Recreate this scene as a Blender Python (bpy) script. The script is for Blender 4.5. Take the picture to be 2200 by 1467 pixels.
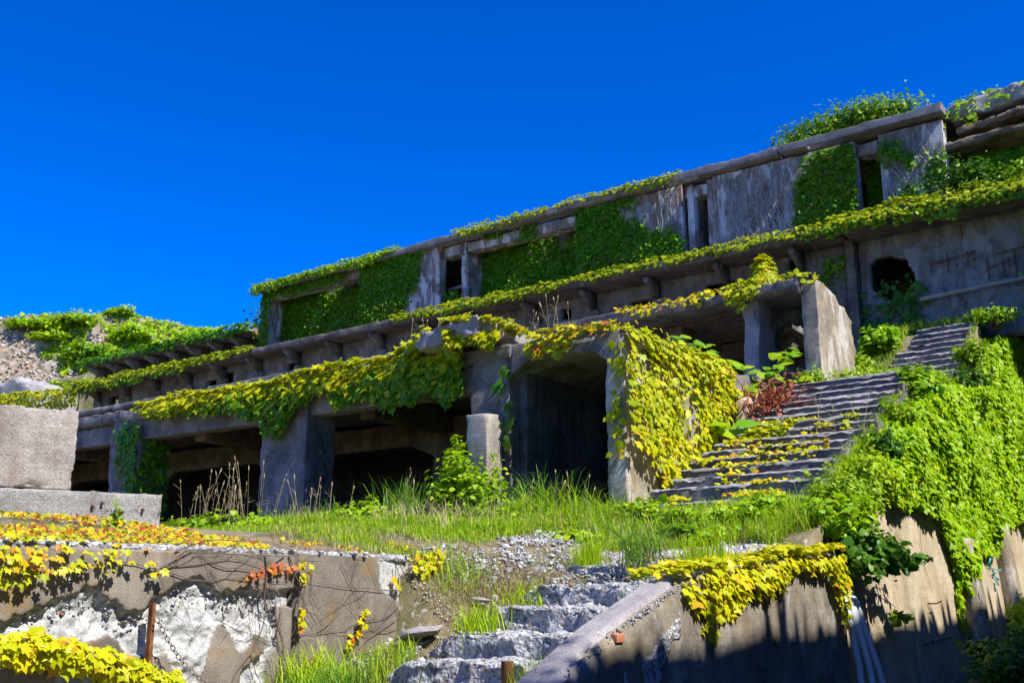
import bpy, math, random
import numpy as np
from mathutils import Vector, Matrix

# ------------------------------------------------------------------ clear, camera, light
for o in list(bpy.data.objects): bpy.data.objects.remove(o)
SC = bpy.context.scene
COL = SC.collection
R = math.radians
# axes: x runs along the facades (right = nearer), y runs uphill into the terraces, z up; the photographer stands at the origin
cam_d = bpy.data.cameras.new('camera'); cam = bpy.data.objects.new('camera', cam_d); COL.objects.link(cam)
cam.location = (0, 0, 1.6); cam.rotation_euler = (R(90) + math.atan(536.5/2236), 0, R(36.6))
cam_d.sensor_width = 36; cam_d.lens = 36*2236/2200; cam_d.clip_start = .05; cam_d.clip_end = 3000
SC.camera = cam

SUN_EL, SUN_FRONT = 51, 5.5
S = Vector((math.cos(R(SUN_EL))*math.cos(R(SUN_FRONT)), -math.cos(R(SUN_EL))*math.sin(R(SUN_FRONT)), math.sin(R(SUN_EL))))
sun_d = bpy.data.lights.new('sun', 'SUN'); sun = bpy.data.objects.new('sun', sun_d); COL.objects.link(sun)
sun_d.energy = 5.0; sun_d.angle = R(.53); sun_d.color = (1, .95, .86)
sun.rotation_euler = S.to_track_quat('Z', 'Y').to_euler(); sun.location = (0, -20, 60)

W = bpy.data.worlds.new('World'); SC.world = W; W.use_nodes = True
wn = W.node_tree; wn.nodes.clear()
sky = wn.nodes.new('ShaderNodeTexSky'); sky.sky_type = 'NISHITA'; sky.sun_disc = False
sky.sun_elevation = R(SUN_EL); sky.sun_rotation = math.atan2(S.x, S.y)
sky.air_density = 1.0; sky.dust_density = 0; sky.ozone_density = 4.0; sky.altitude = 2500
hs = wn.nodes.new('ShaderNodeHueSaturation'); hs.inputs['Saturation'].default_value = 1.9; hs.inputs['Hue'].default_value = .522
bg = wn.nodes.new('ShaderNodeBackground'); bg.inputs[1].default_value = .15
wo = wn.nodes.new('ShaderNodeOutputWorld')
wn.links.new(sky.outputs[0], hs.inputs['Color']); wn.links.new(hs.outputs[0], bg.inputs[0]); wn.links.new(bg.outputs[0], wo.inputs[0])
SC.view_settings.view_transform = 'Standard'; SC.view_settings.look = 'None'
SC.view_settings.exposure = .75; SC.view_settings.gamma = 1; SC.view_settings.use_curve_mapping = False
SC.render.engine = 'CYCLES'

# ------------------------------------------------------------------ noise
def _h(ix, iy, iz, seed):
    h = (ix.astype(np.uint64)*np.uint64(374761393) + iy.astype(np.uint64)*np.uint64(668265263) + iz.astype(np.uint64)*np.uint64(2147483647) + np.uint64(seed*1274126177 % (1 << 40)))
    h &= np.uint64(0xffffffff); h ^= h >> np.uint64(13); h = (h*np.uint64(1274126177)) & np.uint64(0xffffffff); h ^= h >> np.uint64(16)
    h = (h*np.uint64(2246822519)) & np.uint64(0xffffffff); h ^= h >> np.uint64(15)
    return h.astype(np.float64)/4294967295.0*2 - 1
def vn(P, f=1., seed=0):
    Q = np.asarray(P, float)*f + 1000.0; I = np.floor(Q); F = Q - I; F = F*F*(3 - 2*F); I = I.astype(np.int64)
    r = 0
    for dx in (0, 1):
        for dy in (0, 1):
            for dz in (0, 1):
                w = (F[:, 0] if dx else 1 - F[:, 0])*(F[:, 1] if dy else 1 - F[:, 1])*(F[:, 2] if dz else 1 - F[:, 2])
                r = r + w*_h(I[:, 0] + dx, I[:, 1] + dy, I[:, 2] + dz, seed)
    return r
def fbm(P, f=1., o=3, seed=0):
    r = 0; a = 1; t = 0
    for k in range(o): r = r + a*vn(P, f*2**k, seed + 7*k); t += a; a *= .5
    return r/t
rng = np.random.default_rng(7)
def interp(x, pts):
    p = np.array(pts, float); return np.interp(x, p[:, 0], p[:, 1])

# ------------------------------------------------------------------ mesh builders
def mesh(name, V, faces, smooth=False):
    """faces: list of int arrays (n,3) or (n,4)"""
    V = np.asarray(V, float); me = bpy.data.meshes.new(name)
    faces = [np.asarray(f, np.int32) for f in faces if len(f)]
    me.vertices.add(len(V)); me.vertices.foreach_set('co', V.astype(np.float32).ravel())
    idx = np.concatenate([f.ravel() for f in faces]); tot = np.concatenate([np.full(len(f), f.shape[1], np.int32) for f in faces])
    me.loops.add(len(idx)); me.loops.foreach_set('vertex_index', idx)
    st = np.concatenate([[0], np.cumsum(tot)[:-1]]).astype(np.int32)
    me.polygons.add(len(tot)); me.polygons.foreach_set('loop_start', st)
    try: me.polygons.foreach_set('loop_total', tot)
    except Exception: pass
    if smooth: me.polygons.foreach_set('use_smooth', np.ones(len(tot), bool))
    me.update(calc_edges=True); me.validate()
    return me
def tagged(o, label=None, cat=None, group=None, kind=None):
    if label: o['label'] = label
    if cat: o['category'] = cat
    if group: o['group'] = group
    if kind: o['kind'] = kind
    return o
def thing(name, label, cat, loc, group=None):
    o = bpy.data.objects.new(name, None); COL.objects.link(o); o.location = loc; o.empty_display_size = .1
    return tagged(o, label, cat, group)
def part(name, V, faces, mat, parent=None, label=None, kind=None, smooth=False, loc=None):
    off = np.zeros(3); p = parent
    if parent is None: off = np.array(loc if loc is not None else np.mean(V, 0))
    else:
        while p is not None: off = off + np.array(p.location); p = p.parent
    me = mesh(name, np.asarray(V) - off, faces, smooth); me.materials.append(mat)
    o = bpy.data.objects.new(name, me); COL.objects.link(o)
    if parent is not None: o.parent = parent
    else: o.location = off
    return tagged(o, label, None, None, kind)
def solo(name, V, faces, mat, label, cat, group=None, kind=None, smooth=False, loc=None):
    o = part(name, V, faces, mat, None, None, None, smooth, loc); return tagged(o, label, cat, group, kind)
def join(*vf):
    VV = []; T = []; Q = []; n = 0
    for V, fs in vf:
        VV.append(V)
        for f in fs:
            f = np.asarray(f)
            if len(f): (T if f.shape[1] == 3 else Q).append(f + n)
        n += len(V)
    out = []
    if T: out.append(np.concatenate(T))
    if Q: out.append(np.concatenate(Q))
    return np.concatenate(VV), out
def _coords(a, b, res, r):
    L = b - a; n = max(1, int(math.ceil(L/res)))
    c = list(np.linspace(a, b, n + 1))
    if L > 5*r: c += [a + .4*r, a + 1.1*r, b - .4*r, b - 1.1*r]
    return np.array(sorted(set(np.round(c, 5))))
def rbox(a0, a1, b0, b1, z0, z1, res=.2, amp=.012, chip=.05, r=.06, f=3., seed=0, post=None):
    """a weathered concrete block: every face gridded, faces wavy, edges chipped"""
    r = r*.55; chip = chip*.8
    X, Y, Z = _coords(a0, a1, res, r), _coords(b0, b1, res, r), _coords(z0, z1, res, r)
    nx, ny, nz = len(X), len(Y), len(Z)
    gi, gj, gk = np.meshgrid(np.arange(nx), np.arange(ny), np.arange(nz), indexing='ij')
    m = (gi == 0) | (gi == nx-1) | (gj == 0) | (gj == ny-1) | (gk == 0) | (gk == nz-1)
    idx = -np.ones((nx, ny, nz), np.int64); idx[m] = np.arange(m.sum())
    V = np.stack([X[gi[m]], Y[gj[m]], Z[gk[m]]], 1)
    Q = []
    def quad(A, flip):
        q = np.stack([A[:-1, :-1], A[1:, :-1], A[1:, 1:], A[:-1, 1:]], -1).reshape(-1, 4)
        Q.append(q[:, ::-1] if flip else q)
    quad(idx[0], True); quad(idx[-1], False); quad(idx[:, 0], False); quad(idx[:, -1], True); quad(idx[:, :, 0], True); quad(idx[:, :, -1], False)
    lo = np.array([a0, b0, z0]); hi = np.array([a1, b1, z1])
    dl = V - lo; dh = hi - V; d = np.minimum(dl, dh); sg = np.where(dl < dh, 1., -1.)
    half = (hi - lo)/2; rr = np.minimum(r, half*.6)
    w = np.exp(-d/rr); ws = np.sort(w, 1); e = ws[:, 1]
    n = fbm(V, f*1.3, 4, seed); n2 = vn(V, f*5, seed + 3)
    k = chip*e*(.08 + 1.9*np.clip(n - .05, 0, 1) + .22*n2)
    V = V + sg*w*k[:, None]*np.minimum(1, half/ (chip + 1e-6))
    on = (d < 1e-6)
    V = V - (sg*on)*(amp*fbm(V, f*.7, 3, seed + 11))[:, None]
    if post is not None: V = post(V)
    return V, [np.concatenate(Q)]
def tube(path, rad, n=6, caps=True):
    P = np.asarray(path, float); m = len(P); rad = np.broadcast_to(rad, (m,))
    T = np.gradient(P, axis=0); T /= np.linalg.norm(T, axis=1)[:, None] + 1e-9
    u = np.cross(T[0], [0, 0, 1.]); u = u if np.linalg.norm(u) > .1 else np.cross(T[0], [1., 0, 0]); u /= np.linalg.norm(u)
    V = []
    an = np.arange(n)*2*math.pi/n
    for i in range(m):
        u = u - T[i]*np.dot(u, T[i]); u /= np.linalg.norm(u) + 1e-9; v = np.cross(T[i], u)
        V.append(P[i] + rad[i]*(np.cos(an)[:, None]*u + np.sin(an)[:, None]*v))
    V = np.concatenate(V); k = np.arange(n); k2 = (k + 1) % n
    Q = np.concatenate([np.stack([i*n + k, i*n + k2, (i+1)*n + k2, (i+1)*n + k], 1) for i in range(m-1)])
    F = [Q]
    if caps:
        V = np.concatenate([V, P[:1], P[-1:]]); F.append(np.concatenate([np.stack([k2, k, np.full(n, m*n)], 1), np.stack([(m-1)*n + k, (m-1)*n + k2, np.full(n, m*n+1)], 1)]))
    return V, F
def wiggle(p0, p1, n=8, amp=.05, sag=0, seed=0):
    t = np.linspace(0, 1, n)[:, None]; P = np.array(p0)*(1-t) + np.array(p1)*t
    rr = np.random.default_rng(seed); d = rr.normal(size=(n, 3))*amp; d[0] = 0; d[-1] = 0
    P = P + d; P[:, 2] -= sag*4*(t*(1-t))[:, 0]
    return P
def wall_cells(X, Z, keep, f, b_back):
    """a wall in the x-z plane from grid cells; keep(x,z) False = hole; f(V)->V deforms the front; holes get real reveals"""
    nx, nz = len(X), len(Z); xc = (X[:-1] + X[1:])/2; zc = (Z[:-1] + Z[1:])/2
    gx, gz = np.meshgrid(xc, zc, indexing='ij'); K = keep(gx, gz)
    Xg, Zg = np.meshgrid(X, Z, indexing='ij'); N = nx*nz
    F = np.stack([Xg.ravel(), np.zeros(N), Zg.ravel()], 1); F = f(F); B = F.copy(); B[:, 1] = b_back
    V = np.concatenate([F, B]); id_ = np.arange(N).reshape(nx, nz)
    i, j = np.nonzero(K)
    A = np.stack([id_[i, j], id_[i+1, j], id_[i+1, j+1], id_[i, j+1]], 1)
    Q = [A, A[:, ::-1] + N]
    Kp = np.pad(K, 1)
    for di, dj, e in ((-1, 0, ((0, 1), (0, 0))), (1, 0, ((1, 0), (1, 1))), (0, -1, ((0, 0), (1, 0))), (0, 1, ((1, 1), (0, 1)))):
        mm = K & ~Kp[1+di:1+di+nx-1, 1+dj:1+dj+nz-1]; i, j = np.nonzero(mm)
        if len(i):
            p = id_[i + e[0][0], j + e[0][1]]; q = id_[i + e[1][0], j + e[1][1]]
            Q.append(np.stack([q, p, p + N, q + N], 1))
    Q = np.concatenate(Q); u = np.unique(Q); rm = -np.ones(2*N, np.int64); rm[u] = np.arange(len(u))
    return V[u], [rm[Q]]

# ------------------------------------------------------------------ materials
def lin(c): return tuple(c) + (1,)
class NT:
    def __init__(s, name):
        s.m = bpy.data.materials.new(name); s.m.use_nodes = True; s.t = s.m.node_tree; s.t.nodes.clear()
        s.out = s.n('ShaderNodeOutputMaterial'); s.pos = s.n('ShaderNodeNewGeometry')
    def n(s, t): return s.t.nodes.new(t)
    def l(s, a, b): s.t.links.new(a, b)
    def noise(s, scale, detail=4, rough=.55, vec=None, stretch=None, dist=0):
        if stretch is not None:
            mp = s.n('ShaderNodeMapping'); mp.inputs['Scale'].default_value = stretch; s.l(vec or s.pos.outputs['Position'], mp.inputs['Vector']); vec = mp.outputs[0]
        x = s.n('ShaderNodeTexNoise'); x.inputs['Scale'].default_value = scale; x.inputs['Detail'].default_value = detail; x.inputs['Roughness'].default_value = rough
        x.inputs['Distortion'].default_value = dist
        s.l(vec or s.pos.outputs['Position'], x.inputs['Vector']); return x.outputs['Fac']
    def ramp(s, fac, stops, mode='LINEAR'):
        r = s.n('ShaderNodeValToRGB'); e = r.color_ramp.elements; r.color_ramp.interpolation = mode
        while len(e) < len(stops): e.new(.5)
        for k, (p, c) in enumerate(stops): e[k].position = p; e[k].color = lin(c) if not isinstance(c, (int, float)) else (c, c, c, 1)
        s.l(fac, r.inputs[0]); return r.outputs[0]
    def mix(s, fac, a, b, mode='MIX'):
        x = s.n('ShaderNodeMix'); x.data_type = 'RGBA'; x.blend_type = mode
        for sk, v in ((x.inputs[0], fac), (x.inputs[6], a), (x.inputs[7], b)):
            if isinstance(v, (int, float)): sk.default_value = v
            elif isinstance(v, tuple): sk.default_value = lin(v)
            else: s.l(v, sk)
        return x.outputs[2]
    def math(s, op, a, b=None):
        x = s.n('ShaderNodeMath'); x.operation = op
        for sk, v in zip(x.inputs, (a, b)):
            if v is None: continue
            if isinstance(v, (int, float)): sk.default_value = v
            else: s.l(v, sk)
        return x.outputs[0]
    def bump(s, h, strength=.4, dist=.02, normal=None):
        b = s.n('ShaderNodeBump'); b.inputs['Strength'].default_value = strength; b.inputs['Distance'].default_value = dist; s.l(h, b.inputs['Height'])
        if normal is not None: s.l(normal, b.inputs['Normal'])
        return b.outputs[0]
    def finish(s, col, rough=.9, normal=None, spec=.2, trans=None, transcol=None, metal=0):
        p = s.n('ShaderNodeBsdfPrincipled')
        if isinstance(col, tuple): p.inputs['Base Color'].default_value = lin(col)
        else: s.l(col, p.inputs['Base Color'])
        if isinstance(rough, (int, float)): p.inputs['Roughness'].default_value = rough
        else: s.l(rough, p.inputs['Roughness'])
        p.inputs['Specular IOR Level'].default_value = spec; p.inputs['Metallic'].default_value = metal
        if normal is not None: s.l(normal, p.inputs['Normal'])
        sh = p.outputs[0]
        if trans:
            t = s.n('ShaderNodeBsdfTranslucent'); s.l(transcol if transcol is not None else col, t.inputs[0])
            mx = s.n('ShaderNodeMixShader'); mx.inputs[0].default_value = trans; s.l(sh, mx.inputs[1]); s.l(t.outputs[0], mx.inputs[2]); sh = mx.outputs[0]
        s.l(sh, s.out.inputs[0]); return s.m

def concrete(name, c0, c1, dark=(.05, .045, .045), streak=.5, light=(.5, .48, .45), lightamt=.0, rust=0, moss=0, fine=22, bump=.5, stretch=(4, 4, .22), speck=.35):
    t = NT(name)
    c = t.ramp(t.noise(1.5, 10, .72), [(.40, c0), (.60, c1)])
    c = t.mix(t.math('MULTIPLY', t.math('MULTIPLY', t.ramp(t.noise(1.0, 6, .65, stretch=stretch, dist=.3), [(.44, 0), (.68, 1)]), t.ramp(t.noise(.55, 4, .6), [(.38, .15), (.60, 1)])), streak), c, dark)
    c = t.mix(t.math('MULTIPLY', t.ramp(t.noise(2.6, 7, .7), [(.50, 0), (.66, 1)]), streak*.7), c, dark)
    if lightamt: c = t.mix(t.math('MULTIPLY', t.ramp(t.noise(1.5, 6, .65, stretch=(1.4, 1.4, .6), dist=.6), [(.51, 0), (.59, 1)]), lightamt), c, light)
    if rust: c = t.mix(t.math('MULTIPLY', t.ramp(t.noise(1.3, 5, .7, stretch=(3, 3, .5)), [(.53, 0), (.66, 1)]), rust), c, (.22, .085, .035))
    if moss: c = t.mix(t.math('MULTIPLY', t.ramp(t.noise(1.7, 5, .7), [(.51, 0), (.62, 1)]), moss), c, (.19, .13, .03))
    c = t.mix(speck, c, t.ramp(t.noise(60, 3, .7), [(.3, .35), (.5, .85), (.72, 1.5)]), 'MULTIPLY')
    c = t.mix(t.math('MULTIPLY', t.ramp(t.noise(9, 6, .75), [(.56, 0), (.62, 1)]), .35), c, dark)
    h = t.math('ADD', t.noise(fine, 6, .75), t.math('MULTIPLY', t.noise(5, 5, .7), .8)); h = t.math('ADD', h, t.math('MULTIPLY', t.noise(1.0, 3, .5, stretch=(.7, .7, 11)), .7))
    return t.finish(c, .92, t.bump(h, bump, .025), .15)
M = {}
M['facade'] = concrete('weathered_facade_concrete', (.15, .138, .145), (.28, .262, .265), streak=.75, dark=(.055, .048, .052), lightamt=.35, light=(.42, .40, .40), bump=.8)
M['inner'] = concrete('brown_inner_concrete', (.12, .095, .07), (.26, .21, .16), streak=.6, dark=(.03, .025, .02), rust=.3)  # dark brown base tone for the inner parts
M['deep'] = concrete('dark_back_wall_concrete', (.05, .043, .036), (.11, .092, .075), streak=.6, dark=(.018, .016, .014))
M['portalin'] = concrete('dark_streaked_concrete', (.06, .06, .065), (.15, .15, .16), streak=.85, dark=(.025, .024, .024), lightamt=.35, light=(.24, .23, .22), stretch=(5, 5, .12))  # dark grey base with strong vertical streaks
M['under'] = concrete('brown_slab_concrete', (.13, .10, .075), (.24, .19, .14), streak=.4, rust=.4, dark=(.04, .03, .022))
M['noseedge'] = concrete('chipped_sunlit_edge_concrete', (.30, .285, .28), (.48, .46, .45), streak=.2, dark=(.1, .095, .09), fine=40, speck=.6)  # chipped tread edges; their sunlit tone is put into this colour
M['midslab'] = concrete('grey_brown_slab_concrete', (.13, .115, .105), (.27, .25, .235), streak=.4, dark=(.05, .042, .036), lightamt=.5, light=(.38, .37, .36), stretch=(1.5, 1.5, 1.5))
M['tan'] = concrete('tan_concrete', (.40, .325, .215), (.52, .43, .30), streak=.22, dark=(.22, .18, .125), lightamt=.35, light=(.58, .53, .43), moss=.25, stretch=(2.6, 2.6, .25))
M['sidewall'] = concrete('stained_tan_grey_concrete', (.26, .225, .18), (.40, .345, .27), streak=.4, dark=(.16, .14, .12), lightamt=.8, light=(.58, .55, .50), stretch=(4, 4, .12), moss=.45)
M['parapet'] = concrete('stained_parapet_concrete', (.16, .14, .12), (.31, .27, .21), streak=.4, dark=(.08, .072, .068), lightamt=.5, light=(.46, .44, .41), stretch=(2.6, 2.6, .25), moss=.35)
M['coping'] = concrete('grey_coping_concrete', (.30, .28, .29), (.42, .39, .39), streak=.1, fine=40, speck=.6)
M['block'] = concrete('grey_block_concrete', (.36, .325, .30), (.46, .425, .39), streak=.55, dark=(.17, .115, .09), rust=.4, fine=40, bump=.7, speck=.6, stretch=(3, 3, .5))
M['plinth'] = concrete('pebbly_plinth_concrete', (.36, .35, .33), (.46, .45, .43), streak=.12, fine=55, bump=.9, speck=.85)
M['step'] = concrete('dark_step_concrete', (.11, .106, .114), (.27, .26, .268), streak=.4, dark=(.03, .028, .03), lightamt=.35, light=(.28, .27, .27), stretch=(2, 2, 2), bump=.9)
M['hall'] = concrete('rust_streaked_hall_concrete', (.20, .165, .14), (.42, .38, .34), streak=.8, dark=(.085, .06, .045), lightamt=1.0, light=(.62, .60, .60), rust=.8, stretch=(2.2, 2.2, .22))
M['roofedge'] = concrete('grey_roof_edge_concrete', (.19, .175, .17), (.30, .28, .27), streak=.3)
M['upper'] = concrete('grey_upper_wall_concrete', (.12, .105, .085), (.24, .22, .185), streak=.6, rust=.4, lightamt=.35, light=(.34, .33, .31), bump=.9)
M['wingwall'] = concrete('pitted_wing_wall_concrete', (.17, .16, .15), (.30, .29, .275), streak=.5, rust=.5, lightamt=.45, light=(.42, .42, .41), bump=1.0, fine=14)
M['canopy'] = concrete('dark_canopy_concrete', (.10, .088, .078), (.20, .18, .165), streak=.5, rust=.3, bump=.9)
def rubble_mat(name, cols, scale=18, bump=.9):
    t = NT(name)
    v = t.n('ShaderNodeTexVoronoi'); v.inputs['Scale'].default_value = scale; t.l(t.pos.outputs['Position'], v.inputs['Vector'])
    sp = t.n('ShaderNodeSeparateColor'); t.l(v.outputs['Color'], sp.inputs[0])
    c = t.ramp(sp.outputs[0], cols)
    c = t.mix(.5, c, t.ramp(t.noise(3, 6, .7), [(.3, .35), (.6, 1.2)]), 'MULTIPLY')
    h = t.math('ADD', v.outputs['Distance'], t.noise(35, 4, .7))
    return t.finish(c, .95, t.bump(h, bump, .03), .1)
M['rubble'] = rubble_mat('broken_aggregate', [(0, (.15, .16, .18)), (.25, (.37, .385, .40)), (.6, (.52, .525, .53)), (.9, (.32, .32, .32)), (1, (.22, .16, .12))], 26)
M['hill'] = rubble_mat('pebble_slope', [(0, (.12, .10, .075)), (.4, (.24, .20, .15)), (.75, (.36, .31, .25)), (1, (.28, .19, .12))], 2.4)
def stone_mat():
    t = NT('loose_stone'); oi = t.n('ShaderNodeObjectInfo')
    f = t.math('FRACT', t.math('ADD', t.pos.outputs['Random Per Island'], oi.outputs['Random']))
    c = t.ramp(f, [(0, (.20, .21, .23)), (.3, (.38, .39, .41)), (.75, (.54, .54, .54)), (.95, (.26, .25, .23)), (1, (.32, .17, .10))])
    c = t.mix(.5, c, t.ramp(t.noise(20, 5, .7), [(.3, .5), (.7, 1.3)]), 'MULTIPLY')
    return t.finish(c, .92, t.bump(t.noise(40, 4, .7), .5, .02), .15)
M['stone'] = stone_mat()
def hillstone():
    t = NT('hill_stone')
    c = t.ramp(t.pos.outputs['Random Per Island'], [(0, (.17, .13, .10)), (.35, (.35, .29, .23)), (.75, (.54, .48, .40)), (.9, (.44, .41, .37)), (1, (.38, .22, .13))])
    return t.finish(c, .95)
M['hillstone'] = hillstone()
def spall_mat():
    t = NT('spalled_wall_concrete'); a = t.n('ShaderNodeAttribute'); a.attribute_name = 'spall'
    skin = t.ramp(t.noise(1.2, 8, .7), [(.38, (.15, .13, .108)), (.62, (.32, .28, .235))])
    skin = t.mix(t.math('MULTIPLY', t.ramp(t.noise(2.2, 5, .7), [(.52, 0), (.64, 1)]), .6), skin, (.30, .19, .06))
    skin = t.mix(t.math('MULTIPLY', t.ramp(t.noise(1, 4, .6, stretch=(14, 14, .6)), [(.45, 0), (.75, 1)]), .35), skin, (.13, .115, .10))
    core = t.ramp(t.noise(9, 8, .75), [(.36, (.30, .31, .32)), (.56, (.56, .56, .55))])
    core = t.mix(t.ramp(t.noise(22, 3, .6), [(.60, 0), (.68, .7)]), core, (.30, .34, .36))
    c = t.mix(a.outputs['Fac'], skin, core)
    c = t.mix(.45, c, t.ramp(t.noise(70, 3, .7), [(.3, .4), (.5, .85), (.72, 1.45)]), 'MULTIPLY')
    h = t.math('ADD', t.noise(45, 5, .75), t.math('MULTIPLY', t.noise(14, 4, .7), t.math('MULTIPLY', a.outputs['Fac'], 2.)))
    return t.finish(c, .93, t.bump(h, .6, .02), .12)
M['spall'] = spall_mat()
def soil():
    t = NT('dry_soil')
    c = t.ramp(t.noise(2.2, 6, .7), [(.3, (.12, .09, .055)), (.5, (.24, .19, .12)), (.7, (.34, .29, .21))])
    c = t.mix(t.ramp(t.noise(.7, 4, .6), [(.45, 0), (.6, .75)]), c, (.085, .10, .028))
    c = t.mix(t.ramp(t.noise(9, 3, .6), [(.6, 0), (.68, .8)]), c, (.45, .44, .43))
    return t.finish(c, .95, t.bump(t.noise(25, 6, .75), .8, .04), .1)
M['soil'] = soil()
def rust_mat():
    t = NT('rusty_iron')
    c = t.ramp(t.noise(9, 6, .7), [(.3, (.09, .035, .018)), (.55, (.22, .085, .035)), (.75, (.33, .15, .06))])
    return t.finish(c, .8, t.bump(t.noise(60, 4, .7), .4, .005), .3, metal=.2)
M['rust'] = rust_mat()
def plain(name, c0, c1, scale=6, rough=.6, metal=0, spec=.3):
    t = NT(name); return t.finish(t.ramp(t.noise(scale, 4, .6), [(.3, c0), (.7, c1)]), rough, None, spec, metal=metal)
M['chain'] = plain('tarnished_chain_metal', (.20, .16, .14), (.36, .34, .33), 9, .5, .5)
M['hose'] = plain('grey_blue_hose', (.42, .46, .50), (.55, .58, .60), 3, .55)
M['wood'] = plain('grey_weathered_wood', (.30, .25, .20), (.45, .39, .33), 5, .9)
M['bark'] = plain('brown_vine_bark', (.10, .07, .06), (.18, .13, .11), 8, .9)
M['paintwhite'] = plain('faded_white_paint', (.55, .55, .54), (.68, .68, .67), 8, .8)
M['brick'] = plain('orange_brick', (.42, .15, .07), (.55, .22, .11), 20, .9)
M['turq'] = plain('turquoise_rope', (.05, .45, .42), (.1, .6, .55), 10, .7)
def leaf(name, stops, trans=.35, rough=.45, pscale=.8, pamt=.25, tint=(.10, .22, .01), spec=.3):
    """leaf colour varies leaf by leaf, and a little from clump to clump"""
    t = NT(name); oi = t.n('ShaderNodeObjectInfo')
    f = t.math('FRACT', t.math('ADD', t.pos.outputs['Random Per Island'], oi.outputs['Random']))
    c = t.ramp(f, stops)
    c = t.mix(t.math('MULTIPLY', t.ramp(t.noise(pscale, 3, .6), [(.45, 0), (.65, 1)]), pamt), c, tint)
    tc = t.mix(.5, c, (1.0, 1.0, .15), 'MULTIPLY')
    return t.finish(c, rough, None, spec, trans, c)
M['ivy_yellow'] = leaf('yellow_green_ivy_leaf', [(0, (.34, .44, .006)), (.35, (.50, .56, .006)), (.75, (.62, .60, .006)), (.96, (.66, .54, .008)), (1, (.62, .36, .012))], .4)
M['ivy_mid'] = leaf('mid_green_ivy_leaf', [(0, (.07, .22, .005)), (.5, (.14, .32, .006)), (.9, (.24, .42, .006)), (1, (.36, .44, .008))], .4)
M['ivy_parapet'] = leaf('bright_yellow_ivy_leaf', [(0, (.44, .50, .006)), (.5, (.56, .56, .006)), (.9, (.64, .56, .006)), (1, (.58, .26, .012))], .35, pamt=.2, tint=(.34, .44, .006))
M['ivy_gold'] = leaf('golden_ivy_leaf', [(0, (.38, .46, .008)), (.4, (.56, .54, .006)), (.82, (.64, .50, .008)), (.94, (.62, .30, .012)), (1, (.55, .13, .02))], .3, pamt=.15)
M['ivy_red'] = leaf('autumn_ivy_leaf', [(0, (.32, .40, .012)), (.35, (.58, .52, .010)), (.68, (.64, .46, .010)), (.80, (.55, .22, .015)), (.93, (.45, .05, .025)), (1, (.28, .02, .02))], .3, pamt=.1)
M['ivy_orange'] = leaf('orange_ivy_leaf', [(0, (.56, .34, .02)), (.5, (.60, .20, .04)), (1, (.55, .12, .06))], .3, pamt=0)
M['ivy_green'] = leaf('deep_green_ivy_leaf', [(0, (.05, .21, .004)), (.5, (.09, .30, .005)), (.9, (.16, .36, .006)), (1, (.26, .38, .008))], .35, pamt=.35, tint=(.17, .20, .006), pscale=.5)
M['ivy_lime'] = leaf('lime_ivy_leaf', [(0, (.22, .44, .005)), (.5, (.32, .54, .005)), (.92, (.44, .60, .006)), (1, (.54, .56, .006))], .4)
M['ivy_edge'] = leaf('olive_yellow_ivy_leaf', [(0, (.22, .34, .005)), (.5, (.38, .46, .005)), (.9, (.52, .54, .006)), (1, (.52, .40, .010))], .4, pamt=.4, tint=(.2, .32, .005))
M['shrub'] = leaf('fresh_green_shrub_leaf', [(0, (.20, .40, .008)), (.5, (.32, .50, .009)), (1, (.46, .58, .01))], .4)
M['darkshrub'] = leaf('dark_green_shrub_leaf', [(0, (.03, .12, .008)), (.6, (.07, .20, .010)), (1, (.14, .27, .012))], .3)
M['tree'] = leaf('roof_tree_leaf', [(0, (.09, .24, .007)), (.6, (.18, .34, .008)), (1, (.32, .46, .01))], .35)
M['broad'] = leaf('broad_leaf', [(0, (.16, .38, .01)), (.6, (.28, .50, .01)), (1, (.40, .54, .012))], .4, .35)
M['grass'] = leaf('lush_grass_blade', [(0, (.18, .40, .008)), (.5, (.32, .54, .009)), (.88, (.44, .56, .012)), (1, (.58, .48, .14))], .45, .5, pamt=.18, tint=(.46, .46, .05))
M['grassdark'] = leaf('cool_green_grass_blade', [(0, (.09, .26, .02)), (.6, (.17, .36, .03)), (1, (.32, .44, .04))], .35, .45)
M['grassneon'] = leaf('pale_green_feathery_blade', [(0, (.32, .52, .006)), (1, (.52, .64, .008))], .4, .5, pamt=.1)
M['straw'] = leaf('dry_straw', [(0, (.30, .23, .12)), (.6, (.46, .37, .22)), (1, (.56, .48, .30))], .2, .7, pamt=.2, tint=(.28, .22, .08))
M['deadvine'] = leaf('red_brown_dead_leaf', [(0, (.20, .05, .03)), (.6, (.36, .09, .05)), (1, (.45, .20, .12))], .2, .7, pamt=0)

# ------------------------------------------------------------------ leaves
def tmpl(outline, fold=.12, droop=.15):
    o = np.array(outline, float); rt = o; lt = o[::-1] * [-1, 1]
    pts = np.concatenate([[[0, 0]], rt, [[0, 1.]], lt]); c = np.array([[0, .42]])
    P = np.concatenate([pts, c]); z = -fold*np.abs(P[:, 0])*1.6 - droop*np.clip(P[:, 1] - .3, 0, 1)**2
    n = len(pts); k = np.arange(n)
    return np.column_stack([P, z]), np.stack([k, (k+1) % n, np.full(n, n)], 1)
T_LOBE = [tmpl([(.26, -.14), (.50, .06), (.36, .24), (.55, .56), (.24, .60)], .14, .25), tmpl([(.30, -.10), (.46, .14), (.34, .28), (.46, .66), (.20, .64)], .05, .45), tmpl([(.22, -.16), (.52, .10), (.33, .25), (.60, .50), (.22, .62)], .25, .1)]
T_MID = tmpl([(.42, .02), (.48, .50)], .15, .25)
T_OVAL = tmpl([(.26, .28), (.24, .62)], .2, .2)
T_HEART = tmpl([(.22, -.12), (.48, .08), (.50, .34), (.30, .70)], .2, .35)
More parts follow.
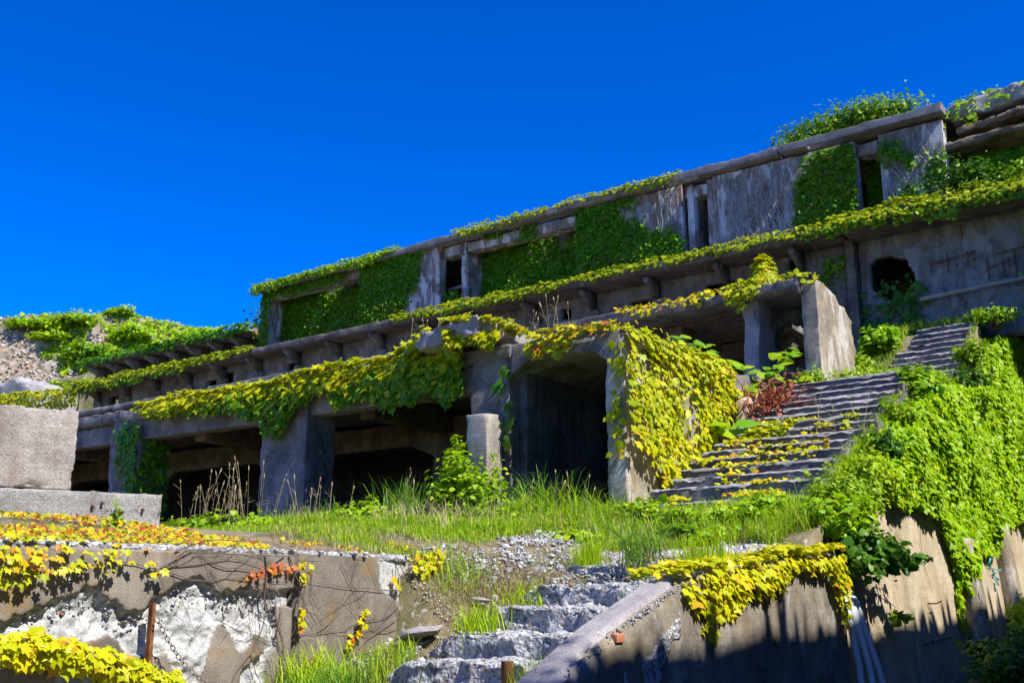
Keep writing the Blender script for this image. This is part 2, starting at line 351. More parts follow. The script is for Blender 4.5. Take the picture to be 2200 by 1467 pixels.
_far = np.array([[0, 0, 0], [.45, .40, -.1], [0, 1., -.1], [-.45, .40, -.1]]); T_FAR = (_far, np.array([[0, 1, 2], [0, 2, 3]]))
def frames(P, N, size, tip=(0, 0, -1), spread=.6, jit=.35, r=None):
    r = r or rng; n = len(P); N = np.broadcast_to(N, (n, 3)) + r.normal(size=(n, 3))*jit; N = N/np.linalg.norm(N, axis=1)[:, None]
    d = np.broadcast_to(np.array(tip, float), (n, 3)) + r.normal(size=(n, 3))*spread
    d = d - (d*N).sum(1)[:, None]*N; d /= np.linalg.norm(d, axis=1)[:, None] + 1e-9
    return dict(P=P, G=np.zeros(n), X=np.cross(d, N), Y=d, Z=N, S=size*np.clip(r.lognormal(-.08, .33, n), .4, 1.7))
def catf(*fs): return {k: np.concatenate([f[k] for f in fs]) for k in fs[0]}
def leafmesh(fr, T):
    tv, tf = T; n = len(fr['P']); k = len(tv)
    V = fr['P'][:, None, :] + fr['S'][:, None, None]*(tv[None, :, :1]*fr['X'][:, None, :] + tv[None, :, 1:2]*fr['Y'][:, None, :] + tv[None, :, 2:]*fr['Z'][:, None, :])
    F = tf[None] + (np.arange(n)*k)[:, None, None]
    return V.reshape(-1, 3), [F.reshape(-1, 3)]
_lm = {}
def leaf_thing(name, label, cat, fr, mat, T=T_MID, nparts=0, group=None, stems=None, stem_mat=None, loc=None, pname='leaf', mat2=None):
    """a plant: the nearest leaves are parts of their own, the rest one joined part"""
    P = fr['P']; loc = np.array(loc if loc is not None else [P[:, 0].mean(), P[:, 1].mean(), P[:, 2].min()])
    t = thing(name, label, cat, loc, group)
    if stems is not None: part('stem', stems[0], stems[1], stem_mat or M['bark'], t, smooth=True)
    n = len(P); order = np.argsort(((P - np.array(cam.location))**2).sum(1) / fr['S']**2)
    near = order[:nparts]; far = order[nparts:]
    Ts = T if isinstance(T, list) else [T]
    G = (np.random.default_rng(3).uniform(0, 1, n) < fr['G']*.85) if mat2 is not None else np.zeros(n, bool)
    for j, i in enumerate(near):
        tt = Ts[j % len(Ts)]; mm_ = mat2 if G[i] else mat; key = (id(tt), mm_.name)
        if key not in _lm: _lm[key] = mesh('leaf', tt[0], [tt[1]]); _lm[key].materials.append(mm_)
        o = bpy.data.objects.new(pname, _lm[key]); COL.objects.link(o); o.parent = t
        m = np.eye(4); m[:3, 0] = fr['X'][i]*fr['S'][i]; m[:3, 1] = fr['Y'][i]*fr['S'][i]; m[:3, 2] = fr['Z'][i]*fr['S'][i]; m[:3, 3] = P[i] - loc
        o.matrix_basis = Matrix(m.tolist())
    if len(far):
        for mm_, fsel in ((mat, far[~G[far]]), (mat2, far[G[far]])):
            if not len(fsel): continue
            sub = {k: v[fsel] for k, v in fr.items()}; ns = len(Ts); g = np.arange(len(fsel)) % ns
            V, F = join(*[leafmesh({k: v[g == q] for k, v in sub.items()}, Ts[q]) for q in range(ns) if (g == q).any()])
            part('foliage', V, F, mm_, t, kind='stuff')
    return t
def drape(p0, p1, out, hang, dens, size, top=.3, bulge=.12, bumpy=.35, topdens=None, n_up=.45, edge_noise=.3, seed=1, thick=.1, r=None, zf=None):
    """ivy lying over an edge p0-p1 and hanging down on its outer side by hang(t) metres"""
    r = r or np.random.default_rng(seed); p0 = np.array(p0, float); p1 = np.array(p1, float); L = np.linalg.norm(p1 - p0); out = np.array(out, float)
    t = r.uniform(0, 1, int(L*2.2*dens*1.2)); h = hang(t)*(1 + edge_noise*vn(np.stack([t*L, 0*t, 0*t], 1), 2.2, seed) + .6*edge_noise*vn(np.stack([t*L, 0*t, 0*t], 1), 7, seed + 1))
    v = r.uniform(0, 1, len(t))*2.2; keep = (v < h) & (h > .02); t, h, v = t[keep], h[keep], v[keep]
    P = p0 + t[:, None]*(p1 - p0)
    if zf is not None: P[:, 2] = zf(t)
    u = v/np.maximum(h, .05); bl = bulge*(.4 + .8*(1 - u)*u*2) * (1 + bumpy*2*vn(P + [0, 0, 0], 1.6, seed + 2)) + r.uniform(0, thick, len(t))
    Q = P + out*np.maximum(bl, .02)[:, None]; Q[:, 2] -= v - .05*vn(P, 3, seed)
    up = np.clip(n_up + .5*(1 - np.minimum(v/.35, 1)), 0, 1.4)
    f1 = frames(Q, out + up[:, None]*np.array([0, 0, 1.]), size, (0, 0, -1), .45, .3, r)
    f1['G'] = np.clip((v - .10)/.35, 0, 1)
    n2 = int(L*top*(topdens or dens)); t = r.uniform(0, 1, n2); w = r.uniform(-1, .25, n2)*top; hh = hang(t); k = hh > .02; t, w = t[k], w[k]
    P = p0 + t[:, None]*(p1 - p0)
    if zf is not None: P[:, 2] = zf(t)
    P = P + out*w[:, None]; P[:, 2] += .03 + bulge*.8*np.clip(.5 + vn(P, 1.5, seed + 5), 0, 1.5)*np.clip(1.2 - np.abs(w)/top, 0, 1) + r.uniform(0, .05, len(t))
    f2 = frames(P, out*.35 + np.array([0, 0, 1.]), size, out, .7, .35, r)
    return catf(f1, f2)
def sheet(p00, p10, p01, n, dens, size, mask=None, bulge=.08, seed=1, tip=(0, 0, -1), jit=.3, nup=.25, spread=.45, gf=1.2, up=(0, 0, 1.)):
    """ivy on a flat patch; mask(s,t,P) -> keep"""
    r = np.random.default_rng(seed); p00, p10, p01 = (np.array(q, float) for q in (p00, p10, p01)); n = np.array(n, float)
    A = np.linalg.norm(np.cross(p10 - p00, p01 - p00)); k = int(A*dens); s = r.uniform(0, 1, k); t = r.uniform(0, 1, k)
    P = p00 + s[:, None]*(p10 - p00) + t[:, None]*(p01 - p00)
    if mask is not None:
        L1, L2 = np.linalg.norm(p10 - p00), np.linalg.norm(p01 - p00); j1, j2 = r.normal(size=k)*.13, r.normal(size=k)*.13; m = mask(s + j1/L1, t + j2/L2, P + j1[:, None]*(p10 - p00)/L1 + j2[:, None]*(p01 - p00)/L2); P, s, t = P[m], s[m], t[m]
    P = P + n*(.02 + bulge*np.clip(.55 + vn(P, gf, seed) , 0, 2) + r.uniform(0, .04, len(P)))[:, None]
    return frames(P, n + nup*np.array(up), size, tip, spread, jit, r)
def polymask(poly, feather=.0, seed=3, nf=2.):
    """inside a polygon in (u,v), with a ragged rim"""
    pg = np.array(poly, float)
    def f(u, v):
        P3 = np.stack([u, v, 0*u], 1); uu = u + feather*fbm(P3, nf, 2, seed); vv = v + feather*fbm(P3, nf, 2, seed + 9)
        ins = np.zeros(len(u), bool); j = len(pg) - 1
        for i in range(len(pg)):
            xi, yi = pg[i]; xj, yj = pg[j]
            c = ((yi > vv) != (yj > vv)) & (uu < (xj - xi)*(vv - yi)/(yj - yi + 1e-12) + xi)
            ins ^= c; j = i
        return ins
    return f
def blades(P, h, w, r=None, lean=.35, curl=.5, dirs=None):
    r = r or rng; n = len(P); h = np.broadcast_to(h, (n,))*r.uniform(.55, 1.25, n); az = r.uniform(0, 2*math.pi, n)
    d = np.stack([np.cos(az), np.sin(az), 0*az], 1) if dirs is None else dirs
    s = np.stack([-d[:, 1], d[:, 0], 0*az], 1); ln = r.uniform(0, lean, n)[:, None]; cu = r.uniform(0, curl, n)[:, None]; w = (np.broadcast_to(w, (n,))*r.uniform(.7, 1.3, n))[:, None]/2
    up = np.array([0, 0, 1.]); H = h[:, None]
    p1 = P + H*.45*(up + d*ln); p2 = P + H*(up*(.85 - .25*cu) + d*(ln + cu*.35)); p3 = P + H*(up*(1.0 - .55*cu) + d*(ln*1.2 + cu*.8))
    V = np.stack([P - s*w, P + s*w, p1 + s*w*.9, p1 - s*w*.9, p2 + s*w*.55, p2 - s*w*.55, p3], 1).reshape(-1, 3)
    k = (np.arange(n)*7)[:, None]
    return V, [k + np.array([[4, 6, 5]]), np.concatenate([k + np.array([[0, 1, 2, 3]]), k + np.array([[3, 2, 4, 5]])])]
def rocks(P, size, seed=0):
    """loose stones: jittered little polyhedra"""
    t = (1 + 5**.5)/2
    v = np.array([(-1, t, 0), (1, t, 0), (-1, -t, 0), (1, -t, 0), (0, -1, t), (0, 1, t), (0, -1, -t), (0, 1, -t), (t, 0, -1), (t, 0, 1), (-t, 0, -1), (-t, 0, 1)])/1.9
    f = np.array([(0, 11, 5), (0, 5, 1), (0, 1, 7), (0, 7, 10), (0, 10, 11), (1, 5, 9), (5, 11, 4), (11, 10, 2), (10, 7, 6), (7, 1, 8), (3, 9, 4), (3, 4, 2), (3, 2, 6), (3, 6, 8), (3, 8, 9), (4, 9, 5), (2, 4, 11), (6, 2, 10), (8, 6, 7), (9, 8, 1)])
    r = np.random.default_rng(seed); n = len(P)
    A = r.normal(size=(n, 3, 3)); A, _ = np.linalg.qr(A); sc = r.uniform(.55, 1.2, (n, 1, 3))*np.broadcast_to(size, (n,))[:, None, None]*.5
    V = (v[None]*(1 + r.uniform(-.42, .30, (n, 12, 1))))*sc; V = np.einsum('nij,nkj->nki', A, V); V[:, :, 2] *= .75
    V = V + P[:, None, :]
    return V.reshape(-1, 3), [(f[None] + (np.arange(n)*12)[:, None, None]).reshape(-1, 3)]
def shrub(name, label, cat, c, rad, nl, ls, mat, T=T_OVAL, nb=26, seed=0, group=None, base=None, up=.5, nparts=0, stem_r=.012, fill=.5):
    """a bush: stems fan out from the base, twigs carry leaf sprays, gaps between them"""
    r = np.random.default_rng(seed); c = np.array(c, float); rad = np.array(rad, float); base = np.array(base if base is not None else [c[0], c[1], c[2] - rad[2]], float)
    d = r.normal(size=(nb, 3)); d[:, 2] = np.abs(d[:, 2])*.9 - .25; d /= np.linalg.norm(d, axis=1)[:, None]
    ends = c + d*rad*r.uniform(.45, 1.08, nb)[:, None]
    tubes = [tube(wiggle(base + r.normal(size=3)*.04*rad, e, 5, .05*rad.mean(), 0, seed + i), np.linspace(stem_r, stem_r*.35, 5), 4, False) for i, e in enumerate(ends)]
    per = nl//nb; Ps = []; Ns = []
    for i, e in enumerate(ends):
        u = r.uniform(.35, 1.0, per)**.6; q = base + (e - base)*u[:, None] + r.normal(size=(per, 3))*rad*fill*.30*(.5 + u[:, None]*.6)
        Ps.append(q); Ns.append((q - c)/rad*.6 + np.array([0, 0, up + .2]))
    P = np.concatenate(Ps); N = np.concatenate(Ns)
    fr = frames(P, N, ls, (0, 0, -.3), 1.0, .45, r)
    return leaf_thing(name, label, cat, fr, mat, T, nparts, group, join(*tubes), M['bark'], base)

# ================================================================== ground
def sm(x, a, b): t = np.clip((x - a)/(b - a), 0, 1); return t*t*(3 - 2*t)
STAIR = [(13.9, 2.72), (14.3, 2.78), (20.2, 5.62), (24.2, 5.98), (24.6, 6.3), (26.9, 8.15), (28, 8.25), (40, 8.3)]
LOW = [(-60, 0), (0, 0), (5, .42), (7, .62), (7.8, .74), (8.3, .92), (9.2, 1.2), (9.9, 1.45), (10.6, 1.80), (11.2, 2.0), (12.5, 2.22), (13.9, 2.68), (16, 2.72), (40, 2.72)]
def ground_z(a, b):
    a = np.asarray(a, float); b = np.asarray(b, float)
    f1 = interp(b, LOW); e = 1.97 + .16*np.clip(-8.3 - a, 0, 2.5); f2 = e + np.clip((b - 9)/4.9, 0, 1)*(2.72 - e)
    wl = np.where(b < 9.0, (a > -8.5)*1., sm(a, -8.7, -7.2)); z = f2*(1 - wl) + f1*wl
    z = np.where((a > -8.3) & (b > 14.0), interp(b, STAIR) - .12, z)
    z = np.where((a <= -8.3) & (b > 20.6), 5.6, z); z = np.where((a <= -8.3) & (b > 27.2), 8.0, z); z = np.where(b > 33, 14.0 + np.minimum((b - 33)*.12, 12), z)
    alley = np.interp(b, [-400, 0, 5, 15, 20, 26, 34], [0, 0, 0, .05, .35, .8, 1.1])
    edge = np.where(b > 13.2, -5.0 - .085*(np.interp(b, [13.2, 14.2, 16, 18, 20.2, 24.2, 27, 31], [2.3, 2.6, 3.5, 4.35, 5.2, 5.75, 7.5, 8.2]) - .5), -4.83)
    z = np.where(a > edge, np.where(b > 33, np.minimum(z, 14), alley), z)
    return z
AX = np.unique(np.round(np.concatenate([[-900, -500, -250, -120, -80], np.arange(-60, -12, 1.), np.arange(-12, -8.6, .2), [-8.52, -8.48, -8.3, -8.26], np.arange(-8.2, -6.0, .1), np.arange(-6.0, -4.86, .04), [-4.86, -4.84, -4.82], np.arange(-4.6, 8, .4), [9, 12, 20, 40, 90, 250, 500, 900]]), 3))
BX = np.unique(np.round(np.concatenate([[-900, -500, -250, -120, -60, -30, -15], np.arange(-10, 5, 1.), np.arange(5, 14, .1), [13.95, 14.05], np.arange(14.2, 27, .3), [27.15, 27.25], np.arange(27.5, 33, .5), [32.95, 33.05], np.arange(34, 60, 2), [80, 120, 250, 500, 900]]), 3))
ga, gb = np.meshgrid(AX, BX, indexing='ij'); gz = ground_z(ga, gb); GP = np.stack([ga.ravel(), gb.ravel(), gz.ravel()], 1)
GP[:, 2] += .045*fbm(GP, 1.6, 4, 5)*(np.abs(GP[:, 0]) < 60) - .02
ii = np.arange(len(AX)*len(BX)).reshape(len(AX), len(BX))
part('ground', GP, [np.stack([ii[:-1, :-1], ii[1:, :-1], ii[1:, 1:], ii[:-1, 1:]], -1).reshape(-1, 4)], M['soil'], kind='structure', loc=(0, 0, 0), smooth=True)
def gpt(a, b, dz=0): return np.stack([a, b, ground_z(a, b) + dz], 1)

# ================================================================== lower gallery (front level)
gal = thing('concrete_gallery', 'dark open concrete gallery on thick columns behind the grassy terrace, lowest storey of the ruin', 'ruin', (-16, 14.5, 2.7))
# front slab edge, sagging pieces of different thickness
def ragged_front(amp=.05, f=2., seed=0, b0=14.0):
    def p(V):
        w = np.clip(1 - np.abs(V[:, 1] - b0)/.25, 0, 1); n = fbm(V*[1, 0, 0], f, 4, seed)
        V[:, 2] += w*amp*n*.6; V[:, 1] += w*amp*np.abs(n)*1.2; return V
    return p
V, F = rbox(-31, -10.4, 13.95, 20.6, 5.48, 5.74, .14, .02, .10, .06, 4.5, 1, ragged_front(.07, 1.5, 1)); part('roof_slab', V, F, M['facade'], gal)
V, F = rbox(-31, -11.25, 14.12, 14.5, 5.02, 5.47, .2, .02, .05, .06, 3, 2); part('lintel', V, F, M['facade'], gal)
for k, (a0, a1, bd) in enumerate([(-29.2, -27.9, .8), (-22.25, -21.1, .75), (-16.85, -15.5, .8)]):
    V, F = rbox(a0, a1, 14.03, 14.03 + bd, 2.5, 5.6, .14, .025, .07, .09, 2.5, 10 + k); part('column', V, F, M['facade'], gal)
V, F = rbox(-11.3, -10.48, 14.02, 14.6, 2.5, 5.76, .12, .02, .06, .06, 2.5, 15); part('pier', V, F, M['facade'], gal)
# inner row: columns, haunched beams, very dark back
def haunch(a0, a1, z_mid, z_hi, b0, b1, seed, hl=1.0):
    def p(V):
        d = np.minimum(V[:, 0] - a0, a1 - V[:, 0]); lowr = V[:, 2] < (z_mid + z_hi)/2
        V[:, 2] -= np.where(lowr, .42*np.clip(1 - d/hl, 0, 1), 0); return V
    return rbox(a0, a1, b0, b1, z_mid, z_hi, .16, .03, .05, .06, 2, seed, p)
cols_in = [-30, -25.2, -19.9, -14.6]
for k, x in enumerate(cols_in):
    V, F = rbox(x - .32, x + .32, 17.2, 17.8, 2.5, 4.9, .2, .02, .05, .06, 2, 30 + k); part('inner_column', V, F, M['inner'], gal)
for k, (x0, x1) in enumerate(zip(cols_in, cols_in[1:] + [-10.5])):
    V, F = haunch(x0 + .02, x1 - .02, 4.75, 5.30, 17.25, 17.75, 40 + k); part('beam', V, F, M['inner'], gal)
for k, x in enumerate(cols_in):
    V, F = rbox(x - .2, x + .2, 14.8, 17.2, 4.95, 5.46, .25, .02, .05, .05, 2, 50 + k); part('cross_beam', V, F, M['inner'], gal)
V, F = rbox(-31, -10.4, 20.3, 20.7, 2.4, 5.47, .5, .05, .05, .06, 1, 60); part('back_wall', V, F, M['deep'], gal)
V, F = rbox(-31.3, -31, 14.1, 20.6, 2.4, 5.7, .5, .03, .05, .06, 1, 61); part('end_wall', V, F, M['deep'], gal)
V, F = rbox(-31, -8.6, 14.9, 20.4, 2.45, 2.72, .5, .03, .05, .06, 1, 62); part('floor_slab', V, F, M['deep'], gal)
# crack in the middle column: a dark groove strip standing on the surface
def crack(name, pts, w, out, parent, mat):
    P = np.array(pts, float); out = np.array(out, float); Vs = []; n = len(P)
    r = np.random.default_rng(n); ww = w*r.uniform(.4, 1.3, n); side = np.cross(out, [0, 0, 1.])
    for p, q in zip(P, ww): Vs += [p + side*q, p + out*.004, p - side*q]
    k = np.arange(n-1)*3
    return part(name, np.array(Vs), [np.concatenate([np.stack([k, k+1, k+4, k+3], 1), np.stack([k+1, k+2, k+5, k+4], 1)])], mat, parent)
M['void'] = plain('crack_shadow_void', (.012, .011, .011), (.02, .018, .018), 10, 1)
r = np.random.default_rng(4)
crack('crack', [(-15.475, 14.5 + .08*r.normal() , z) for z in np.linspace(5.0, 2.9, 22)], .012, (1, 0, 0), gal, M['void'])

# ================================================================== vaulted passage at the right end
por = thing('concrete_passage', 'concrete passage with arched soffit beside the long stairs, its right wall draped in yellow ivy', 'ruin', (-9.4, 16, 2.7))
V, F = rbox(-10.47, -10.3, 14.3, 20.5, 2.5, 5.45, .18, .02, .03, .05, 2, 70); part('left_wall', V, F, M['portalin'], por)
def rw(V):   # right wall, ragged rear end
    w = np.clip((V[:, 1] - 17.0)/1.0, 0, 1); V[:, 1] += w*.25*fbm(V*[0, 0, 1], 2.5, 4, 71); return V
V, F = rbox(-8.56, -8.22, 14.05, 17.95, 2.4, 5.66, .08, .018, .07, .06, 3, 71, rw); part('right_wall', V, F, M['sidewall'], por)
def arch(V):
    x = np.clip((V[:, 0] + 10.5)/1.95, 0, 1); lowr = V[:, 2] < 5.53
    drop = .22*np.clip((.26 - x)/.26, 0, 1)**1.6 + .16*np.clip((x - .90)/.10, 0, 1)**1.5 - .06*np.sin(np.clip(x, 0, 1)*3.14)
    V[:, 2] -= np.where(lowr, drop, 0); n = fbm(V*[1, 1, 0], 2, 4, 72); V[:, 2] += np.where(~lowr, .05*n + .05*np.sin(x*3.1), 0); return V
V, F = rbox(-10.49, -8.24, 14.0, 20.6, 5.36, 5.72, .12, .012, .07, .06, 3, 72, arch); part('soffit_slab', V, F, M['facade'], por)
V, F = rbox(-10.4, -8.4, 20.0, 20.3, 2.4, 5.4, .4, .02, .04, .05, 2, 73); part('end_wall', V, F, M['deep'], por)
V, F = rbox(-9.25, -8.72, 13.968, 13.99, 5.555, 5.615, .1, .001, .01, .02, 3, 74); part('painted_strip', V, F, M['paintwhite'], por)
V, F = rbox(-11.0, -10.56, 13.52, 13.98, 2.4, 4.5, .09, .02, .07, .06, 3, 75); solo('broken_post', V, F, M['block'], 'short broken concrete post with one sunlit white side, standing against the passage pier', 'post')
def lump(V):
    V[:, 2] += .12*fbm(V*[1, 1, 0], 1.6, 3, 76) + (V[:, 0] + 12.2)*.05 + .035*fbm(V, 9, 3, 77); V[:, 1] += .06*fbm(V*[1, 0, 1], 5, 3, 78); return V
V, F = rbox(-12.3, -10.75, 13.5, 15.6, 5.80, 6.12, .06, .03, .16, .16, 3.2, 76, lump); solo('broken_slab', V, F, M['coping'], 'thick broken slab lying across the pier top among yellow ivy', 'concrete slab')

# ================================================================== second level
mid = thing('concrete_terrace_hall', 'second storey of the ruin, a long thin broken roof slab over a dark brown hall', 'ruin', (-20, 21, 5.7))
def slabpost(seed, tl=0, tr=0, a0=0, a1=0, sag=0):
    def p(V):
        n = fbm(V*[1, 1, 0], 1.2, 4, seed); w = np.clip(1 - np.abs(V[:, 1] - 21)/.3, 0, 1)
        V[:, 1] += w*.10*n; V[:, 2] += .04*n + (sag*((V[:, 0] - a0)/(a1 - a0)) if sag else 0)
        if tr: k = np.clip((V[:, 0] - (a1 - tr))/tr, 0, 1); V[:, 1] += k*.8*np.abs(vn(V, 3, seed)) * np.clip(1 - (V[:, 1] - 21)/2, 0, 1); V[:, 2] += k*.12*vn(V, 4, seed + 1)
        return V
    return p
V, F = rbox(-41, -28.2, 21, 26.5, 7.86, 8.08, .2, .02, .10, .08, 3, 80, slabpost(80, 0, .8, -41, -28.2, .05)); part('roof_slab', V, F, M['midslab'], mid, 'left stretch of slab, lower and broken at its right end')
V, F = rbox(-28.1, -18.6, 21, 26.5, 7.88, 8.14, .18, .02, .10, .08, 3, 81, slabpost(81, 0, .9, -28.1, -18.6, .04)); part('roof_slab', V, F, M['midslab'], mid, 'middle stretch of slab with a broken right end')
V, F = rbox(-18.6, -14.4, 21.3, 26.5, 7.55, 7.78, .2, .05, .14, .1, 3, 82, lambda V: V + np.stack([0*V[:, 0], 0*V[:, 0], .25*np.clip(-16.5 - V[:, 0], 0, 2)/2 + .12*fbm(V, 1.5, 3, 5)], 1)); part('roof_slab', V, F, M['facade'], mid, 'collapsed low stretch of slab')
V, F = rbox(-14.3, -9.3, 21, 26.5, 7.9, 8.14, .16, .02, .10, .08, 3, 83, slabpost(83)); part('roof_slab', V, F, M['midslab'], mid, 'right stretch of slab')
V, F = rbox(-41, -9.3, 26.4, 26.9, 5.5, 8.0, .6, .05, .05, .06, 1, 84); part('back_wall', V, F, M['inner'], mid)
V, F = rbox(-41, -8.3, 20.7, 26.6, 5.46, 5.70, .6, .03, .05, .06, 1, 85); part('floor_slab', V, F, M['deep'], mid)
for k, x in enumerate([-38.5, -34, -29.5, -25, -20.5, -16, -11.6]):
    V, F = rbox(x - .25, x + .25, 22.2, 22.7, 5.6, 7.9, .3, .02, .05, .06, 2, 90 + k); part('column', V, F, M['inner'], mid)
V, F = rbox(-40.9, -14.6, 21.6, 21.95, 7.45, 7.84, .3, .03, .06, .06, 2, 98); part('edge_beam', V, F, M['under'], mid)
V, F = rbox(-14.2, -9.5, 24.6, 25.0, 7.5, 7.88, .3, .04, .06, .06, 2, 99); part('edge_beam', V, F, M['inner'], mid)
r = np.random.default_rng(3)
for k in range(2):
    p = wiggle((-13.9, 21.6 + .35*k, 7.82), (-9.7, 21.7 + .35*k, 7.86), 14, .03, .05, k); V, F = tube(p, .016, 5); part('reinforcing_bar', V, F, M['rust'], mid)
for k in range(9):
    x = -13.6 + .45*k; V, F = tube([(x, 21.62, 7.83), (x + .02, 21.6, 7.68 - .08*r.random())], .013, 4); part('stirrup', V, F, M['rust'], mid)

# box bay on the right of the second level
box = thing('concrete_box_bay', 'open fronted square concrete bay with a sunlit tan side wall next to the upper stairs', 'ruin', (-8.4, 22, 5.9))
def bw(V):
    w = np.clip((V[:, 1] - 21.7)/1.7, 0, 1); hi = np.clip((V[:, 2] - 6.5)/1.6, 0, 1)
    V[:, 2] -= hi*w*.45*(1 + .5*fbm(V*[0, 1, 0], 3, 3, 101)); V[:, 1] += np.clip((V[:, 1] - 22.6)/.8, 0, 1)*.3*fbm(V*[0, 0, 1], 2, 4, 102); return V
V, F = rbox(-7.94, -7.58, 21.2, 23.4, 5.6, 8.18, .10, .015, .06, .05, 3, 100, bw); part('side_wall', V, F, M['sidewall'], box)
def bs(V):
    x = (V[:, 0] + 9.3)/1.4; lowr = V[:, 2] < 8.05; V[:, 2] -= np.where(lowr, .20*np.clip((x - .82)/.18, 0, 1)**1.6 + .10*np.clip((.2 - x)/.2, 0, 1)**1.5, 0); V[:, 2] += .10*(x - .5) + .04*fbm(V*[1, 1, 0], 3, 3, 103); return V
V, F = rbox(-9.32, -7.9, 21.05, 23.3, 7.98, 8.2, .09, .012, .07, .06, 3, 103, bs); part('roof_slab', V, F, M['facade'], box)
def lp(V):
    V[:, 0] += .07*fbm(V*[0, 1, 1], 3, 4, 104) - .05*np.clip((7.2 - V[:, 2])/1., 0, 1); return V
V, F = rbox(-9.3, -8.95, 21.25, 22.0, 5.6, 8.0, .10, .04, .10, .08, 3, 104, lp); part('ragged_pillar', V, F, M['coping'], box)
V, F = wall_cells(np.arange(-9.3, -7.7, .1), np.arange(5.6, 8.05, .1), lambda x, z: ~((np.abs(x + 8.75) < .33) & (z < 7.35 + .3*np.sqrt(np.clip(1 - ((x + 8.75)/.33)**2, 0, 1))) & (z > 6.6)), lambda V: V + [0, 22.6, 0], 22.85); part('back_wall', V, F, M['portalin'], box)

# ================================================================== third level: wall, bracketed canopy
up = thing('concrete_canopy_storey', 'third storey, grey wall with small square windows under a long bracketed canopy', 'ruin', (-28, 28, 8.2))
def canp(seed):
    def p(V):
        n = fbm(V*[1, 0, 0], 1.0, 4, seed); w = np.clip(1 - np.abs(V[:, 1] - 27)/.3, 0, 1)
        V[:, 1] += w*.10*n; V[:, 2] += .05*n*w + .0045*(V[:, 0] + 25); return V
    return p
V, F = rbox(-46.7, -8.95, 27, 30.2, 11.06, 11.32, .14, .015, .09, .05, 4.5, 110, canp(110)); part('canopy_slab', V, F, M['canopy'], up)
wins = [(-44.5, 10.45, .8, .55), (-37.2, 10.35, .75, .55), (-36.0, 10.35, .7, .8), (-32.0, 10.4, .8, .5), (-26.2, 10.2, .5, .5), (-22.2, 10.3, .8, .6), (-18.55, 10.6, .42, .42), (-15.6, 10.25, 1.0, .7), (-13.0, 10.3, 1.0, .8), (-10.55, 10.75, .42, .40)]
def keepw(x, z):
    k = np.ones_like(x, bool)
    for (wx, wz, ww, wh) in wins: k &= ~((np.abs(x - wx) < ww/2) & (np.abs(z - wz) < wh/2))
    return k
V, F = wall_cells(np.arange(-46.2, -9.0, .14), np.arange(8.0, 11.15, .1), keepw, lambda V: V + np.stack([0*V[:, 0], 28 + .03*fbm(V, 1, 3, 111), 0*V[:, 0]], 1), 28.35); part('wall', V, F, M['upper'], up)
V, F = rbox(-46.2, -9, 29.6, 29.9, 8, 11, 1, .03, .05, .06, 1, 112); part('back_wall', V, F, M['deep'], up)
bx = np.arange(-45.6, -9.2, 2.35)
for k, x in enumerate(bx):     # triangular brackets under the canopy and pilasters below them
    t = .08; pr = np.array([(x-t, 27.15, 11.03), (x-t, 27.98, 11.05), (x-t, 27.98, 10.45), (x-t, 27.15, 10.90), (x+t, 27.15, 11.03), (x+t, 27.98, 11.05), (x+t, 27.98, 10.45), (x+t, 27.15, 10.90)])
    part('bracket', pr, [np.array([(0, 1, 2, 3), (7, 6, 5, 4), (3, 2, 6, 7), (0, 3, 7, 4), (1, 0, 4, 5), (2, 1, 5, 6)])], M['upper'], up)
    V, F = rbox(x - .2, x + .2, 27.86, 28.0, 8.1, 10.5, .3, .01, .03, .04, 3, 120 + k); part('pilaster', V, F, M['upper'], up)
r = np.random.default_rng(8)
for k in range(7):
    x = -13.5 + k*.62; V, F = tube(wiggle((x, 27.05, 11.05), (x + .25*r.normal(), 27.3, 10.75 - .25*r.random()), 5, .03, 0, k), .014, 4); part('hanging_bar', V, F, M['rust'], up)
# right wing of the third level
wing = thing('concrete_wing_wall', 'right wing wall of the third storey with a ragged hole, rust stains and exposed bars below thick ivy', 'ruin', (-6, 28, 8.2))
hole = polymask([(-8.5, 10.38), (-8.3, 10.52), (-7.95, 10.55), (-7.5, 10.35), (-7.3, 9.95), (-7.3, 9.5), (-7.6, 9.2), (-8.05, 9.25), (-8.4, 9.5), (-8.55, 9.9)], .10, 3, 3)
def keeph(x, z): return ~hole(x.ravel(), z.ravel()).reshape(x.shape)
V, F = wall_cells(np.arange(-8.75, -1.4, .07), np.arange(7.9, 11.3, .07), keeph, lambda V: V + np.stack([0*V[:, 0], 28 + .05*fbm(V, 1.2, 4, 131), 0*V[:, 0]], 1), 28.3); part('wall', V, F, M['wingwall'], wing)
V, F = rbox(-8.85, -1.4, 27, 30.4, 11.0, 11.42, .2, .03, .1, .08, 2, 132, canp(132)); part('canopy_slab', V, F, M['canopy'], wing)
V, F = rbox(-9.05, -8.78, 27.75, 28.5, 8.0, 11.2, .2, .02, .05, .05, 2, 133); part('pilaster', V, F, M['inner'], wing)
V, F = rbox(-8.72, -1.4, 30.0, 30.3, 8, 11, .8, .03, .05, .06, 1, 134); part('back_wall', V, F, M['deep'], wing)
V, F = tube([(-7.15, 27.78, 9.12), (-5.6, 27.76, 9.2), (-3.6, 27.74, 9.30)], [.06, .055, .06], 8); solo('long_beam', V, F, M['wood'], 'long grey timber fixed low along the right wing wall', 'timber')
def bar(p0, p1, rr=.018, s=0): V, F = tube(wiggle(p0, p1, 6, .015, 0, s), rr, 5); part('exposed_bar', V, F, M['rust'], wing)
